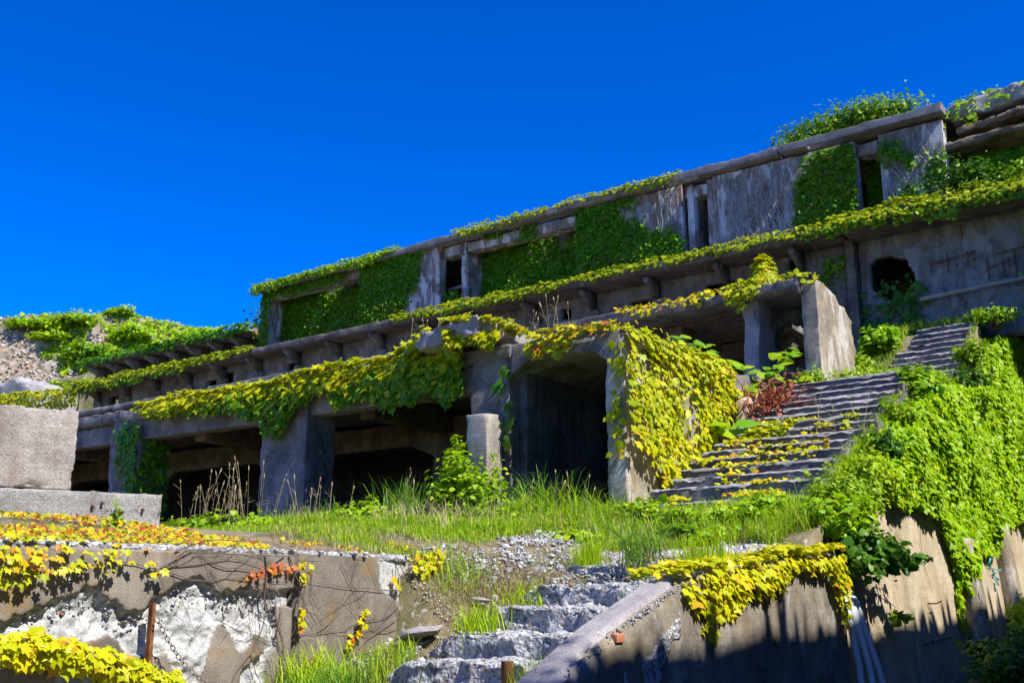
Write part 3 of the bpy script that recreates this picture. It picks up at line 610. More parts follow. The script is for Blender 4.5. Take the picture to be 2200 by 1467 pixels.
for k, (x0, z0, x1, z1) in enumerate([(-6.85, 10.05, -5.7, 10.22), (-6.85, 9.85, -6.85, 10.2), (-6.4, 9.75, -6.4, 10.3), (-5.9, 9.95, -5.9, 10.25), (-5.75, 10.1, -5.75, 9.95), (-5.45, 9.4, -5.45, 10.0), (-5.1, 9.4, -5.1, 9.85), (-5.5, 9.7, -4.9, 9.82), (-5.3, 10.02, -4.4, 10.15), (-4.95, 9.6, -4.95, 9.9), (-6.0, 10.6, -6.0, 11.0), (-4.8, 9.3, -4.8, 10.1), (-6.2, 9.85, -6.2, 9.98)]):
    bar((x0, 27.93, z0), (x1, 27.93, z1), .018, k)

# ================================================================== top hall
hall = thing('concrete_top_hall', 'top hall with a long roof edge, green ivied bays and rust streaked pale panels', 'ruin', (-20, 29.5, 11.4))
def roofp(V):
    n = fbm(V*[1, 0, 0], 1.1, 4, 140); V[:, 2] += .008*(V[:, 0] + 35) + .04*n*(V[:, 2] > 14.6)
    return V
def roof_piece(a0, a1, b0, b1, seed, mt='roofedge', lab=None, res=.25):
    V, F = rbox(a0, a1, b0, b1, 14.48, 14.74, res*.7, .012, .07, .05, 4, seed, roofp); part('roof_slab', V, F, M[mt], hall, lab)
roof_piece(-35.6, -11.2, 28.8, 28.86, 140, res=.2)
for k, (a0, a1) in enumerate([(-35.6, -15.3), (-14.0, -11.2)]): roof_piece(a0, a1, 28.87, 29.12, 143 + k)
roof_piece(-35.6, -11.2, 29.13, 29.48, 146)
for k, (a0, a1) in enumerate([(-35.6, -32.4), (-31.0, -21.2), (-19.8, -11.2)]): roof_piece(a0, a1, 29.49, 30.19, 147 + k)
roof_piece(-35.6, -11.2, 30.2, 34, 151, res=.6)
roof_piece(-11.15, -6.35, 28.78, 28.86, 152, lab='right end of the roof, rougher and cracked')
for k, (a0, a1) in enumerate([(-11.15, -10.3), (-9.1, -6.35)]): roof_piece(a0, a1, 28.87, 29.12, 153 + k)
roof_piece(-11.15, -6.35, 29.13, 34, 155, res=.5)
for k, (a0, a1, mt) in enumerate([(-29.25, -25.07, 'hall'), (-18.8, -14.67, 'hall'), (-13.55, -8.95, 'hall'), (-8.25, -6.45, 'hall')]):
    V, F = rbox(a0, a1, 29.1, 29.5, 11.2, 14.6, .18, .02, .05, .06, 1.5, 150 + k); part('wall_panel', V, F, M[mt], hall)
for k, (a0, a1) in enumerate([(-35.2, -29.2), (-24.0, -18.75), (-8.98, -8.2)]):
    V, F = rbox(a0, a1, 30.2, 30.5, 11.2, 14.6, .3, .03, .05, .06, 1.5, 160 + k); part('recessed_panel', V, F, M['hall'], hall)
for k, x in enumerate([-35.3, -23.95, -14.4, -13.7]):
    V, F = rbox(x - .1, x + .12, 29.15, 30.4, 11.2, 14.55, .25, .01, .04, .05, 2, 170 + k); part('fin', V, F, M['hall'], hall)
V, F = rbox(-35.4, -6.4, 32.2, 32.5, 11.0, 14.5, .8, .03, .05, .06, 1, 175); part('back_wall', V, F, M['portalin'], hall)
for k, (a0, a1) in enumerate([(-35.2, -29.3), (-25.0, -24.1), (-23.8, -18.9), (-14.6, -13.6), (-8.9, -8.3)]):
    V, F = rbox(a0, a1, 29.2, 29.7, 14.12, 14.5, .25, .02, .05, .06, 2, 178 + k); part('door_lintel', V, F, M['hall'], hall)
V, F = tube([(-25.1, 29.7, 12.95), (-24.0, 29.7, 13.05)], .06, 8); part('rail_pipe', V, F, M['coping'], hall)
# gaps added between roof pieces, shaped to let streaks of sun down the bays
rr_ = thing('collapsed_roof_block', 'tilted broken slabs and rubble at the top right corner of the ruin', 'rubble', (-5, 30, 14.5))
for k, (a0, a1, z0, z1, tilt) in enumerate([(-6.3, -1.5, 14.7, 15.2, .10), (-6.2, -1.5, 14.2, 14.42, .05), (-6.5, -1.5, 13.75, 13.95, .02)]):
    def tp(V, tilt=tilt, k=k):
        V[:, 2] += (V[:, 0] + 6)*tilt + .16*fbm(V*[1, 1, 0], 1.1, 4, 180 + k) + .05*fbm(V, 6, 3, 185); V[:, 1] += .12*fbm(V*[1, 0, 1], 2.5, 4, 184 + k); return V
    V, F = rbox(a0, a1, 29.6 - .2*k, 33, z0, z1, .09, .05, .16, .12, 2.5, 180 + k, tp); part('broken_slab', V, F, M['coping' if k == 0 else 'under'], rr_)
V, F = rbox(-6.4, -1.5, 30.6, 30.9, 11.2, 15, .3, .05, .1, .1, 1, 188); part('back_wall', V, F, M['inner'], rr_)
# pergola-like bracketed roof on the far left
per = thing('bracketed_canopy', 'far left canopy on rows of tapering brackets and posts, overgrown with dark moss and ivy', 'canopy', (-43, 30.5, 11.5))
V, F = rbox(-50.9, -37.2, 29.9, 32.5, 13.2, 13.42, .3, .02, .08, .06, 2, 190); part('roof_slab', V, F, M['facade'], per)
for k, x in enumerate(np.arange(-50.2, -37, 1.66)):
    t = .16; pr = np.array([(x-t, 30.0, 13.18), (x-t, 31.2, 13.18), (x-t, 31.2, 12.5), (x-t, 30.0, 13.02), (x+t, 30.0, 13.18), (x+t, 31.2, 13.18), (x+t, 31.2, 12.5), (x+t, 30.0, 13.02)])
    part('bracket', pr, [np.array([(0, 1, 2, 3), (7, 6, 5, 4), (3, 2, 6, 7), (0, 3, 7, 4), (1, 0, 4, 5), (2, 1, 5, 6)])], M['facade'], per)
    V, F = rbox(x - .2, x + .2, 31.2, 31.6, 11, 13.2, .3, .01, .03, .04, 3, 200 + k); part('post', V, F, M['facade'], per)
V, F = rbox(-51, -36.5, 33, 33.3, 11, 12.6, .6, .03, .05, .05, 1, 215); part('low_wall', V, F, M['upper'], per)
V, F = rbox(-37.0, -35.5, 30.3, 33, 12.78, 12.98, .3, .02, .08, .06, 2, 216); part('roof_slab', V, F, M['facade'], per, 'short lower end of the canopy')
def blobp(V):
    V[:, 2] += .5*fbm(V*[1, 1, 0], .5, 3, 218) - .25*np.clip(V[:, 0] + 58.5, 0, 5); return V
V, F = rbox(-62, -56, 30, 33, 9, 13.6, .3, .08, .3, .3, 1, 218, blobp); solo('broken_wall', V, F, M['coping'], 'rounded pale broken wall at the far left edge, below the stony slope', 'wall')

# ================================================================== hillside on the far left
hx = np.linspace(0, 1, 130); hy = np.linspace(0, 1, 60); HX, HY = np.meshgrid(hx, hy, indexing='ij')
fdir = np.array([-math.sin(R(36.6)), math.cos(R(36.6))]); rdir = np.array([math.cos(R(36.6)), math.sin(R(36.6))])
def hill_pt(u, v):   # u along (left to right as seen), v from foot to top and over
    side = -55 + 70*u; topz = np.interp(side, [-55, -39, -33, -30, -28, -21.5, -19.5, -10, 15], [22.0, 22.6, 23.0, 23.1, 22.6, 21.3, 21.4, 20.5, 17.5])
    d = 74 + 11*np.minimum(v/.72, 1) + 60*np.clip(v - .72, 0, 1); topz = 1.6 + (topz - 1.6)*85/80; side = side*d/80; z = 9 + (topz - 9)*np.minimum(v/.72, 1) - 2*np.clip(v - .8, 0, 1)
    return np.stack([fdir[0]*d + rdir[0]*side, fdir[1]*d + rdir[1]*side, z], -1)
HP = hill_pt(HX, HY).reshape(-1, 3); HP[:, 2] += .7*fbm(HP, .12, 4, 220) + .15*fbm(HP, .8, 3, 221); HP[:, 1] += .6*fbm(HP, .25, 3, 222)
ii = np.arange(130*60).reshape(130, 60)
part('hillside', HP, [np.stack([ii[:-1, :-1], ii[1:, :-1], ii[1:, 1:], ii[:-1, 1:]], -1).reshape(-1, 4)], M['hill'], kind='structure', loc=(-60, 45, 9))
def hill_s(u, v): 
    P = hill_pt(u, v); P[:, 2] += .7*fbm(P, .12, 4, 220); return P
r = np.random.default_rng(31); n = 9000; u, v = r.uniform(.02, .8, n), r.uniform(.1, .72, n)
V, F = rocks(hill_s(u, v), r.uniform(.12, .42, n), 32)
part('slope_stones', V, F, M['hillstone'], kind='stuff', loc=(-60, 45, 9))

# ================================================================== long main stairs
st = thing('concrete_stairs', 'long ruined concrete stairs climbing past the passage, dark risers with chipped edges coloured pale as if sunlit', 'stairs', (-6.8, 17, 2.7))
def stepp(seed, a0, a1):
    def p(V):
        n = fbm(V*[1.2, 0, 0], 1.5, 4, seed); front = V[:, 1] < V[:, 1].min() + .2
        V[:, 1] += np.where(front, .06*np.maximum(n, -.3), 0); V[:, 2] += .012*(V[:, 0] - a0); return V
    return p
def nose(p, a0, a1, b, z, seed):      # broken ragged edge of a tread, coloured paler to imitate sun catching it
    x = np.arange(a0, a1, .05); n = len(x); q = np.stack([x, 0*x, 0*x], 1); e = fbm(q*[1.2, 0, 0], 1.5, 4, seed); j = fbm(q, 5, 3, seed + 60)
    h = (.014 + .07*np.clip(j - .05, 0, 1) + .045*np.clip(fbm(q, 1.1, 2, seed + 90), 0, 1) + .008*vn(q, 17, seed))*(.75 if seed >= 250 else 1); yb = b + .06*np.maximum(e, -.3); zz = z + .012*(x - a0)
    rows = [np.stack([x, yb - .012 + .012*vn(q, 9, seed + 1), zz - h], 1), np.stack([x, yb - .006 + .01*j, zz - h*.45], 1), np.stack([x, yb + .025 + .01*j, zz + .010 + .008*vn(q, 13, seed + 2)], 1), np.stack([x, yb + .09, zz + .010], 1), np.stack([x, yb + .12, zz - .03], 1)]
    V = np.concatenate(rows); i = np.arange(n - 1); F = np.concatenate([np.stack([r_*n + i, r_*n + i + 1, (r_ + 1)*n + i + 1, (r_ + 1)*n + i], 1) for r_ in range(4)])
    part('worn_sunlit_edge', V, [F], M['noseedge'], p)
for k in range(15):
    b = 14.35 + k*.395; z = 2.78 + k*.19 + .19 - .19*(k == 0)*.4
    a1 = -5.36 + .08*rng.normal()
    V, F = rbox(-8.2, a1, b, b + .6, z - .30, z, .07, .010, .06, .045, 4, 230 + k, stepp(230 + k, -8.2, -5.6)); sp_ = part('step', V, F, M['step'], st)
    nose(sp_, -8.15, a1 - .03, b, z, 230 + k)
for k in range(10):
    b = 24.25 + k*.29; z = 6.28 + k*.20; V, F = rbox(-7.35 + .25*(k > 5), -5.65 + .12*rng.normal(), b, b + .5, z - .32, z, .09, .012, .06, .05, 4, 250 + k, stepp(250 + k, -7.4, -5.6)); sp_ = part('step', V, F, M['step'], st)
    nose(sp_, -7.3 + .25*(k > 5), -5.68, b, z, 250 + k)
V, F = rbox(-8.1, -5.75, 14.9, 26, 2.0, 2.9, .5, .02, .05, .06, 2, 262, lambda V: V + np.stack([0*V[:, 0], 0*V[:, 0], np.interp(V[:, 1], [14.9, 20.2, 24.3, 26], [-.25, 2.35, 2.6, 4.0])], 1)); part('stair_bed', V, F, M['step'], st)
V, F = rbox(-8.21, -8.0, 18.0, 20.8, 2.6, 5.4, .2, .03, .08, .08, 2, 263, lambda V: V - np.stack([0*V[:, 0], 0*V[:, 0], .35*np.clip(18.9 - V[:, 1], 0, 1)], 1)); part('side_wall', V, F, M['tan'], st)

# ================================================================== lower rubble stairs
ls = thing('rubble_stairs', 'low crumbled stairs of exposed white aggregate at the centre foreground', 'stairs', (-6, 9, .8))
rk = np.random.default_rng(40)
for k, (b, z) in enumerate([(7.75, .95), (8.45, 1.19), (9.15, 1.42), (9.9, 1.66), (10.7, 1.90)]):
    def rp(V, k=k):
        n = fbm(V*[1, .3, .3], 1.6, 4, 270 + k); fr = np.clip(1 - (V[:, 1] - V[:, 1].min())/.35, 0, 1)
        q = 1 - 2*np.abs(fbm(V, 7, 3, 276 + k)); V[:, 1] += .13*n*fr - .045*q*fr; V[:, 2] += .03*n + .028*fbm(V, 6, 3, 275 + k) + .026*fbm(V, 15, 2, 277 + k); V[:, 2] -= .22*np.clip((-7.0 - V[:, 0])/.4, 0, 1); return V
    V, F = rbox(-7.25 - .2*rk.random(), -4.98, b, b + .95, z - .34, z, .034, .035, .10, .09, 5, 270 + k, rp); s = part('step', V, F, M['rubble'], ls)
    n = 420; a = rk.uniform(-7.2, -5.05, n); f = rk.uniform(0, 1, n)
    onf = f < .6; P = np.stack([a, np.where(onf, b + .02, b + rk.uniform(.0, .6, n)), np.where(onf, z - .26 + .24*rk.uniform(0, 1, n), z + .005)], 1); nn = fbm(P*[1, .3, .3], 1.6, 4, 270 + k); P[:, 1] += .13*nn*.8; P[:, 2] += .03*nn
    P[:, 2] -= .22*np.clip((-7.0 - P[:, 0])/.4, 0, 1)
    V, F = rocks(P, rk.uniform(.018, .055, n)*np.where(rk.random(n) < .07, 2.2, 1), 280 + k); part('aggregate', V, F, M['stone'], s, kind='stuff')
# loose rubble around
n = 9000; a = rk.uniform(-8.4, -5.0, n); b = rk.uniform(6.9, 13.4, n); P = gpt(a, b, .005); keep = (fbm(P, .9, 3, 290) > -.12) & ((b < 12) | (rk.random(n) < .25)); P = P[keep]
V, F = rocks(P, rk.uniform(.012, .05, len(P))*np.where(rk.random(len(P)) < .06, 2.5, 1), 291); part('loose_rubble', V, F, M['stone'], kind='stuff')
def stone_thing(c, size, label, seed, sq=(1, 1, .5), mat='stone'):
    bpy_v, f = rocks(np.array([[0, 0, 0.]]), np.array([1.0]), seed)
    import bmesh
    me = mesh('tmp', bpy_v, f); bm = bmesh.new(); bm.from_mesh(me); bmesh.ops.subdivide_edges(bm, edges=bm.edges[:], cuts=3, use_grid_fill=True); V = np.array([v.co for v in bm.verts]); fs = [[v.index for v in q.verts] for q in bm.faces]; bm.free(); bpy.data.meshes.remove(me)
    V = V*np.array(sq)*size; V = V + (.10*size*fbm(V/size, 2.2, 4, seed))[:, None]*V/np.linalg.norm(V, axis=1)[:, None]
    T = np.array([q for q in fs if len(q) == 3]); Q = np.array([q for q in fs if len(q) == 4]).reshape(-1, 4) if any(len(q) == 4 for q in fs) else np.zeros((0, 4), int)
    return solo('rock', V + np.array(c), [T, Q], M[mat], label, 'rock', 'loose rocks')
stone_thing((-7.75, 8.75, 1.17), .50, 'flat pale rock lying on dry grass left of the rubble stairs', 5, (1.1, 1.0, .55), 'coping')
stone_thing((-7.55, 9.55, 1.50), .26, 'small pale stone on the dry bank behind the flat rock', 6, (1.2, .8, .4), 'coping')
stone_thing((-5.2, 10.9, 1.95), .55, 'pale flat stone at the right end of the topmost rubble step', 7, (1.3, .9, .28), 'coping')
stone_thing((-5.95, 11.1, 2.0), .3, 'small angular white stone beside the leafy grass tuft on the top rubble step', 8, (1, .9, .6), 'coping')
stone_thing((-6.9, 24.3, 6.5), .75, 'rounded grey boulder left of the uppermost flight of stairs', 9, (1.2, .8, .6), 'coping')
stone_thing((-13.2, 24.6, 9.2 - .9), .9, 'pale broken concrete chunk on the second storey slab under the canopy', 12, (1.4, .6, .6), 'coping')
n = 7000; a = rk.uniform(-8.6, -5.0, n); b = rk.uniform(9.6, 12.1, n); P = gpt(a, b, .0); keep = fbm(P, 1.6, 4, 292) > .0 - .22*(a > -7.0)
P = P[keep]; V, F = rocks(P, np.clip(rk.lognormal(-3.55, .6, len(P)), .012, .24), 293); part('landing_rubble', V, F, M['stone'], kind='stuff')
# rusty pipe stub
V, F = tube([(-5.58, 7.45, .4), (-5.58, 7.45, .7), (-5.58, 7.45, 1.02)], .056, 20, False)
V2, F2 = tube([(-5.58, 7.45, 1.02), (-5.58, 7.45, .7)], .046, 20, True)
solo('pipe_stub', *join((V, F), (V2, F2)), M['rust'], 'short rusty iron pipe standing upright at the bottom centre', 'pipe', smooth=True)

# ================================================================== right parapet of the rubble stairs
par = thing('stair_parapet', 'sloping concrete parapet right of the rubble stairs, chipped pale edge and stained side', 'wall', (-4.7, 9, 0))
PT = [(2, -1.0), (6.0, .58), (6.97, 1.0), (7.68, 1.3), (8.96, 1.72), (10.68, 1.9), (13.1, 2.06)]
bs_ = np.unique(np.concatenate([np.arange(3.5, 13.1, .06), [13.1]])); nb = len(bs_); top = interp(bs_, PT)
zz = np.linspace(0, 1, 40); Pv = []
for b, t in zip(bs_, top):
    z = -.4 + (t + .4)*zz; Pv.append(np.stack([-4.6 - .02*(z - 1) + 0*z, 0*z + b, z], 1))
V = np.concatenate(Pv); ch = np.clip(1 - (np.repeat(top, 40) - V[:, 2])/.10, 0, 1); nn = fbm(V, 3.5, 4, 300)
V[:, 0] += .015*fbm(V, 1.1, 4, 301) - ch*(.10*np.clip(nn + .35, 0, 1)); V[:, 2] -= ch*.03*np.abs(nn)
front = V.copy(); backv = V.copy(); backv[:, 0] = -4.97 + .02*fbm(backv, 3, 3, 302)
ii = np.arange(nb*40).reshape(nb, 40); N0 = nb*40
Qf = np.stack([ii[:-1, :-1], ii[1:, :-1], ii[1:, 1:], ii[:-1, 1:]], -1).reshape(-1, 4)
endq = np.stack([ii[-1, :-1], ii[-1, 1:], ii[-1, 1:] + N0, ii[-1, :-1] + N0], 1)[:, ::-1]
part('wall_face', np.concatenate([front, backv]), [Qf, Qf[:, ::-1] + N0, endq], M['parapet'], par)
# coping strip on top, mesh across the thickness with a chipped right arris
wc = np.linspace(0, 1, 9); Cv = []
tf = V.reshape(nb, 40, 3)[:, -1]
for i, b in enumerate(bs_):
    x = (-4.99)*(1 - wc) + (tf[i, 0] - .004)*wc; Cv.append(np.stack([x, 0*x + b, 0*x + top[i] + .004 - .05*np.clip(wc - .75, 0, 1)/.25*(1 + nn[i*40 + 39])], 1))
Cv = np.concatenate(Cv); Cv[:, 2] += .012*fbm(Cv, 2.5, 4, 303); i2 = np.arange(nb*9).reshape(nb, 9)
part('coping', Cv, [np.stack([i2[:-1, :-1], i2[:-1, 1:], i2[1:, 1:], i2[1:, :-1]], -1).reshape(-1, 4)], M['coping'], par)
r = np.random.default_rng(41); n = 700; b = r.uniform(5.8, 8.95, n); wdt = .02 + .045*np.clip(vn(np.stack([b, 0*b, 0*b], 1), 1.1, 9) + .5, 0, 1.5)
P = np.stack([-4.60 - r.uniform(0, 1, n)*wdt*1.3, b, interp(b, PT) - r.uniform(-.1, 1, n)*wdt*1.2], 1); P[:, 0] -= .02; P[:, 2] -= .016; V, F = rocks(P, r.uniform(.010, .032, n), 42); part('broken_edge', V, F, M['stone'], par, kind='stuff')
V, F = rbox(-4.67, -4.588, 7.62, 7.74, 1.19, 1.26, .03, .004, .02, .02, 8, 305); part('brick', V, F, M['brick'], par)
def patch(name, pts, parent, mat, out=.006, a=-4.6, res=.03, seed=1):   # thin shell of lost skin / pale render standing proud of a side wall
    pm = polymask(pts, .05, seed, 5); pg = np.array(pts); g1 = np.arange(pg[:, 0].min() - .1, pg[:, 0].max() + .1, res); g2 = np.arange(pg[:, 1].min() - .1, pg[:, 1].max() + .1, res)
    def fz(V):
        y = V[:, 0].copy(); x = a - .02*(V[:, 2] - 1) + .015*fbm(np.stack([a + 0*y, y, V[:, 2]], 1), 1.1, 4, 301) + out + .004*vn(V, 30, seed); return np.stack([x, y, V[:, 2]], 1)
    V, F = wall_cells(g1, g2, lambda x, z: pm(x.ravel(), z.ravel()).reshape(x.shape), lambda V: V, .02)
    fro = V[:, 1] < .01; W2 = fz(V); W2[~fro, 0] -= .02; return part(name, W2, F, mat, parent)
patch('pale_patch', [(8.05, 1.02), (8.3, 1.1), (8.62, 1.32), (8.78, 1.42), (8.72, 1.2), (8.55, 1.15), (8.42, .9), (8.2, .68), (8.1, .75)], par, M['rubble'], .004, seed=4)
patch('pale_patch', [(8.75, .72), (8.85, .8), (8.87, .55), (8.78, .5)], par, M['rubble'], .004, seed=5)
patch('pale_patch', [(7.72, .95), (7.78, .95), (7.78, .82), (7.73, .82)], par, M['rubble'], .004, seed=6)
r = np.random.default_rng(6); zc = np.linspace(1.78, 1.0, 16); crack('crack', [(-4.588, 10.45 + .55*(1.78 - z) + .03*r.normal(), z) for z in zc], .010, (1, 0, 0), par, M['void'])

# ================================================================== battered retaining wall on the right
rwl = thing('retaining_wall', 'tall leaning tan retaining wall panels on the right under a curtain of lime ivy', 'wall', (-4.7, 17, .5))
def RT(b): return np.interp(b, [13.2, 14.2, 16, 18, 20.2, 24.2, 27, 31], [2.3, 2.6, 3.5, 4.35, 5.2, 5.75, 7.5, 8.2])
def rwall(b0, b1, mat, seed, out=0., z0=-.3, cap=99):
    bb = np.arange(b0, b1 + .01, .15); bb[-1] = b1; nb = len(bb); z = np.linspace(0, 1, 30); VV = []
    for b in bb:
        h = z0 + (min(RT(b), cap) - z0)*z; VV.append(np.stack([-4.68 + out - .085*(h - .5), 0*h + b, h], 1))
    V = np.concatenate(VV); V[:, 0] += .02*fbm(V, .9, 4, seed); B = V.copy(); B[:, 0] -= .24; n = len(V); ii = np.arange(n).reshape(nb, 30)
    q = np.stack([ii[:-1, :-1], ii[1:, :-1], ii[1:, 1:], ii[:-1, 1:]], -1).reshape(-1, 4)
    e0 = np.stack([ii[0, :-1], ii[0, 1:], ii[0, 1:] + n, ii[0, :-1] + n], 1); e1 = np.stack([ii[-1, :-1], ii[-1, 1:], ii[-1, 1:] + n, ii[-1, :-1] + n], 1)[:, ::-1]
    tq = np.stack([ii[:-1, -1], ii[1:, -1], ii[1:, -1] + n, ii[:-1, -1] + n], 1)
    return np.concatenate([V, B]), [q, q[:, ::-1] + n, e0, e1, tq]
for k, (b0, b1, o) in enumerate([(13.3, 14.75, -.05), (14.77, 16.25, 0), (16.30, 19.3, .01), (19.9, 22.4, .02), (22.9, 31, .02)]):
    V, F = rwall(b0, b1, None, 310 + k, o); part('wall_panel', V, F, M['tan'], rwl)
for k, (b0, b1) in enumerate([(19.32, 19.88), (22.42, 22.88)]):
    V, F = rwall(b0, b1, None, 316 + k, .26, cap=2.5 + .4*k); part('buttress', V, F, M['sidewall'], rwl)
r = np.random.default_rng(9)
def rwa(b, z, d=.012): return (-4.68 - .085*(z - .5) + d, b, z)
crack('crack', [rwa(17.4 + .08*math.sin(z*5) + .02*r.normal(), z, .03) for z in np.linspace(2.9, 1.6, 14)], .007, (1, 0, 0), rwl, M['void'])
V, F = tube([rwa(17.2, 1.42, -.02), rwa(17.2, 1.42, .14), (-4.58, 17.32, 1.45)], .014, 6); part('iron_hook', V, F, M['rust'], rwl)
V, F = tube(wiggle(rwa(16.5, .85, .03), rwa(18.3, .92, .03), 12, .012, 0, 4), .012, 5); part('thin_rod', V, F, M['coping'], rwl)
V, F = tube(wiggle((-4.25, 19.4, 2.15), (-4.22, 19.35, 1.6), 10, .04, 0, 3), .014, 5); V2, F2 = tube(wiggle((-4.24, 19.38, 1.95), (-4.2, 19.5, 1.75), 6, .03, 0, 5), .014, 5)
solo('rope_scrap', *join((V, F), (V2, F2)), M['turq'], 'turquoise scrap of rope hanging on the tan retaining wall', 'rope')
# hoses in the recess at the end of the parapet
hz = thing('hose_bundle', 'bundle of grey hoses hanging down beside the parapet end', 'hoses', (-4.6, 13.3, 0))
for k, (x0, x1, y0, y1) in enumerate([(-4.62, -4.40, 13.18, 12.95), (-4.58, -4.32, 13.30, 13.2), (-4.55, -4.26, 13.36, 13.5), (-4.6, -4.36, 13.24, 13.35)]):
    V, F = tube([(x0 - .1, y0 + .05, 1.62), (x0, y0, 1.45), (x0 + .08, y0 + .3*(y1 - y0), 1.1), ((x0 + x1)/2 + .04, (y0 + y1)/2, .7), (x1 - .02, y1, .2), (x1 + .05, y1, -.4)], .042, 8); part('hose', V, F, M['hose'], hz, smooth=True)

# ================================================================== left retaining wall with spalled face
lw = thing('spalled_wall', 'left foreground retaining wall, brown skin broken away to white concrete under creeping vines', 'wall', (-8.3, 6, .5))
bb = np.arange(2.0, 7.36, .018); zg = np.arange(.35, 1.96, .016); B2, Z2 = np.meshgrid(bb, zg, indexing='ij')
P2 = np.stack([0*B2.ravel() - 8.2, B2.ravel(), Z2.ravel()], 1)
lip = np.interp(P2[:, 1], [2, 4.1, 4.36, 4.57, 4.84, 5.0, 5.12, 5.24, 5.45, 5.62, 5.74, 5.9, 6.05, 6.2, 6.37, 6.6, 6.93, 7.2, 7.4], [1.3, 1.3, 1.33, 1.45, 1.55, 1.63, 1.66, 1.56, 1.44, 1.43, 1.52, 1.6, 1.68, 1.68, 1.64, 1.60, 1.58, 1.60, 1.6]) + .075*fbm(P2, 5, 5, 320) + .04*vn(P2, 17, 319) + .018*vn(P2, 41, 317)
isl = polymask([(6.35, .3), (6.28, .8), (6.34, 1.05), (6.42, 1.28), (6.52, 1.32), (6.62, 1.2), (6.72, 1.06), (6.85, 1.12), (6.9, 1.22), (7.02, 1.2), (6.98, 1.05), (6.8, .9), (6.75, .7), (6.78, .3)], .04, 321, 4)
isl2 = polymask([(4.95, 1.12), (5.3, 1.28), (5.42, 1.22), (5.5, 1.05), (5.9, 1.1), (6.0, .95), (6.0, .3), (5.2, .3), (5.2, .9)], .06, 322, 4)
isl3 = polymask([(7.12, 1.45), (7.3, 1.45), (7.5, 1.4), (7.5, .3), (6.95, .3), (7.05, .95), (7.16, 1.1)], .05, 323, 4)
isl4 = polymask([(4.4, 1.0), (4.8, 1.02), (4.9, .85), (4.7, .3), (4.35, .3)], .06, 324, 4)
below = np.clip((lip - P2[:, 2])/.03, 0, 1); skin = isl(P2[:, 1], P2[:, 2]) | isl2(P2[:, 1], P2[:, 2]) | isl3(P2[:, 1], P2[:, 2]) | isl4(P2[:, 1], P2[:, 2])
sp = np.where(skin, 0, below); chip2 = polymask([(4.85, 1.74), (5.0, 1.80), (5.02, 1.74), (4.93, 1.68)], .02, 325, 6)(P2[:, 1], P2[:, 2]); sp = np.where(chip2, 1, sp)
rough = fbm(P2, 5, 5, 326) - .5*np.abs(fbm(P2, 9, 3, 318)); rough2 = fbm(P2, 16, 3, 327)
recess = .03 + .05*np.clip((1.75 - np.abs(P2[:, 2] - (lip - .12))*6), 0, 1)
P2[:, 0] += .008*fbm(P2, 2, 3, 328) - sp*(recess*np.where(skin, 0, 1) - .06*rough - .034*rough2)
nB, nZ = len(bb), len(zg); ii = np.arange(nB*nZ).reshape(nB, nZ)
q = np.stack([ii[:-1, :-1], ii[1:, :-1], ii[1:, 1:], ii[:-1, 1:]], -1).reshape(-1, 4)
# the last column returns inward to form the end of the panel
N0 = len(P2); Eb = P2[ii[-1]].copy(); Eb[:, 0] -= .25; Tb = P2[ii[:, -1]].copy(); Tb[:, 0] -= .06; Tb[:, 2] += .03
q2 = np.stack([ii[-1, :-1], N0 + np.arange(nZ-1), N0 + np.arange(1, nZ), ii[-1, 1:]], 1)
tb = N0 + nZ + np.arange(nB); q3 = np.stack([ii[:-1, -1], ii[1:, -1], tb[1:], tb[:-1]], 1)
o = part('wall_face', np.concatenate([P2, Eb, Tb]), [q, q2, q3], M['spall'], lw)
at = o.data.attributes.new('spall', 'FLOAT', 'POINT'); at.data.foreach_set('value', np.concatenate([sp, np.zeros(nZ), np.zeros(nB)]).astype(np.float32))
V, F = rbox(-8.75, -8.215, 2, 7.37, 1.93, 2.01, .06, .02, .07, .06, 4, 330); part('cap_edge', V, F, M['rubble'], lw)
bb = np.arange(7.42, 9.16, .03); zg = np.arange(.5, 2.0, .03); B2, Z2 = np.meshgrid(bb, zg, indexing='ij'); P2 = np.stack([0*B2.ravel() - 8.235, B2.ravel(), Z2.ravel()], 1)
sp = polymask([(8.6, 2.1), (8.62, 1.75), (8.72, 1.6), (8.9, 1.52), (9.05, 1.55), (9.3, 1.6), (9.3, 2.1)], .04, 331, 4)(P2[:, 1], P2[:, 2])*1.
P2[:, 0] += .01*fbm(P2, 2, 3, 332) - .02*sp + .15*np.minimum(0, fbm(P2*[0, 0, 1], 3, 3, 333))*np.clip((P2[:, 1] - 9)/.2, 0, 1); ii = np.arange(len(bb)*len(zg)).reshape(len(bb), len(zg)); N0 = len(P2)
Eb = P2[ii[-1]].copy(); Eb[:, 0] -= .35; E0 = P2[ii[0]].copy(); E0[:, 0] -= .3; nZ = len(zg)
q = np.stack([ii[:-1, :-1], ii[1:, :-1], ii[1:, 1:], ii[:-1, 1:]], -1).reshape(-1, 4); q2 = np.stack([ii[-1, :-1], N0 + np.arange(nZ-1), N0 + np.arange(1, nZ), ii[-1, 1:]], 1); q3 = np.stack([ii[0, :-1], N0 + nZ + np.arange(nZ-1), N0 + nZ + np.arange(1, nZ), ii[0, 1:]], 1)[:, ::-1]
o = part('end_panel', np.concatenate([P2, Eb, E0]), [q, q2, q3], M['spall'], lw); at = o.data.attributes.new('spall', 'FLOAT', 'POINT'); at.data.foreach_set('value', np.concatenate([sp, np.zeros(2*nZ)]).astype(np.float32))
V, F = rbox(-8.7, -8.24, 7.43, 9.12, 1.93, 2.0, .07, .02, .06, .06, 4, 334); part('cap_edge', V, F, M['rubble'], lw)
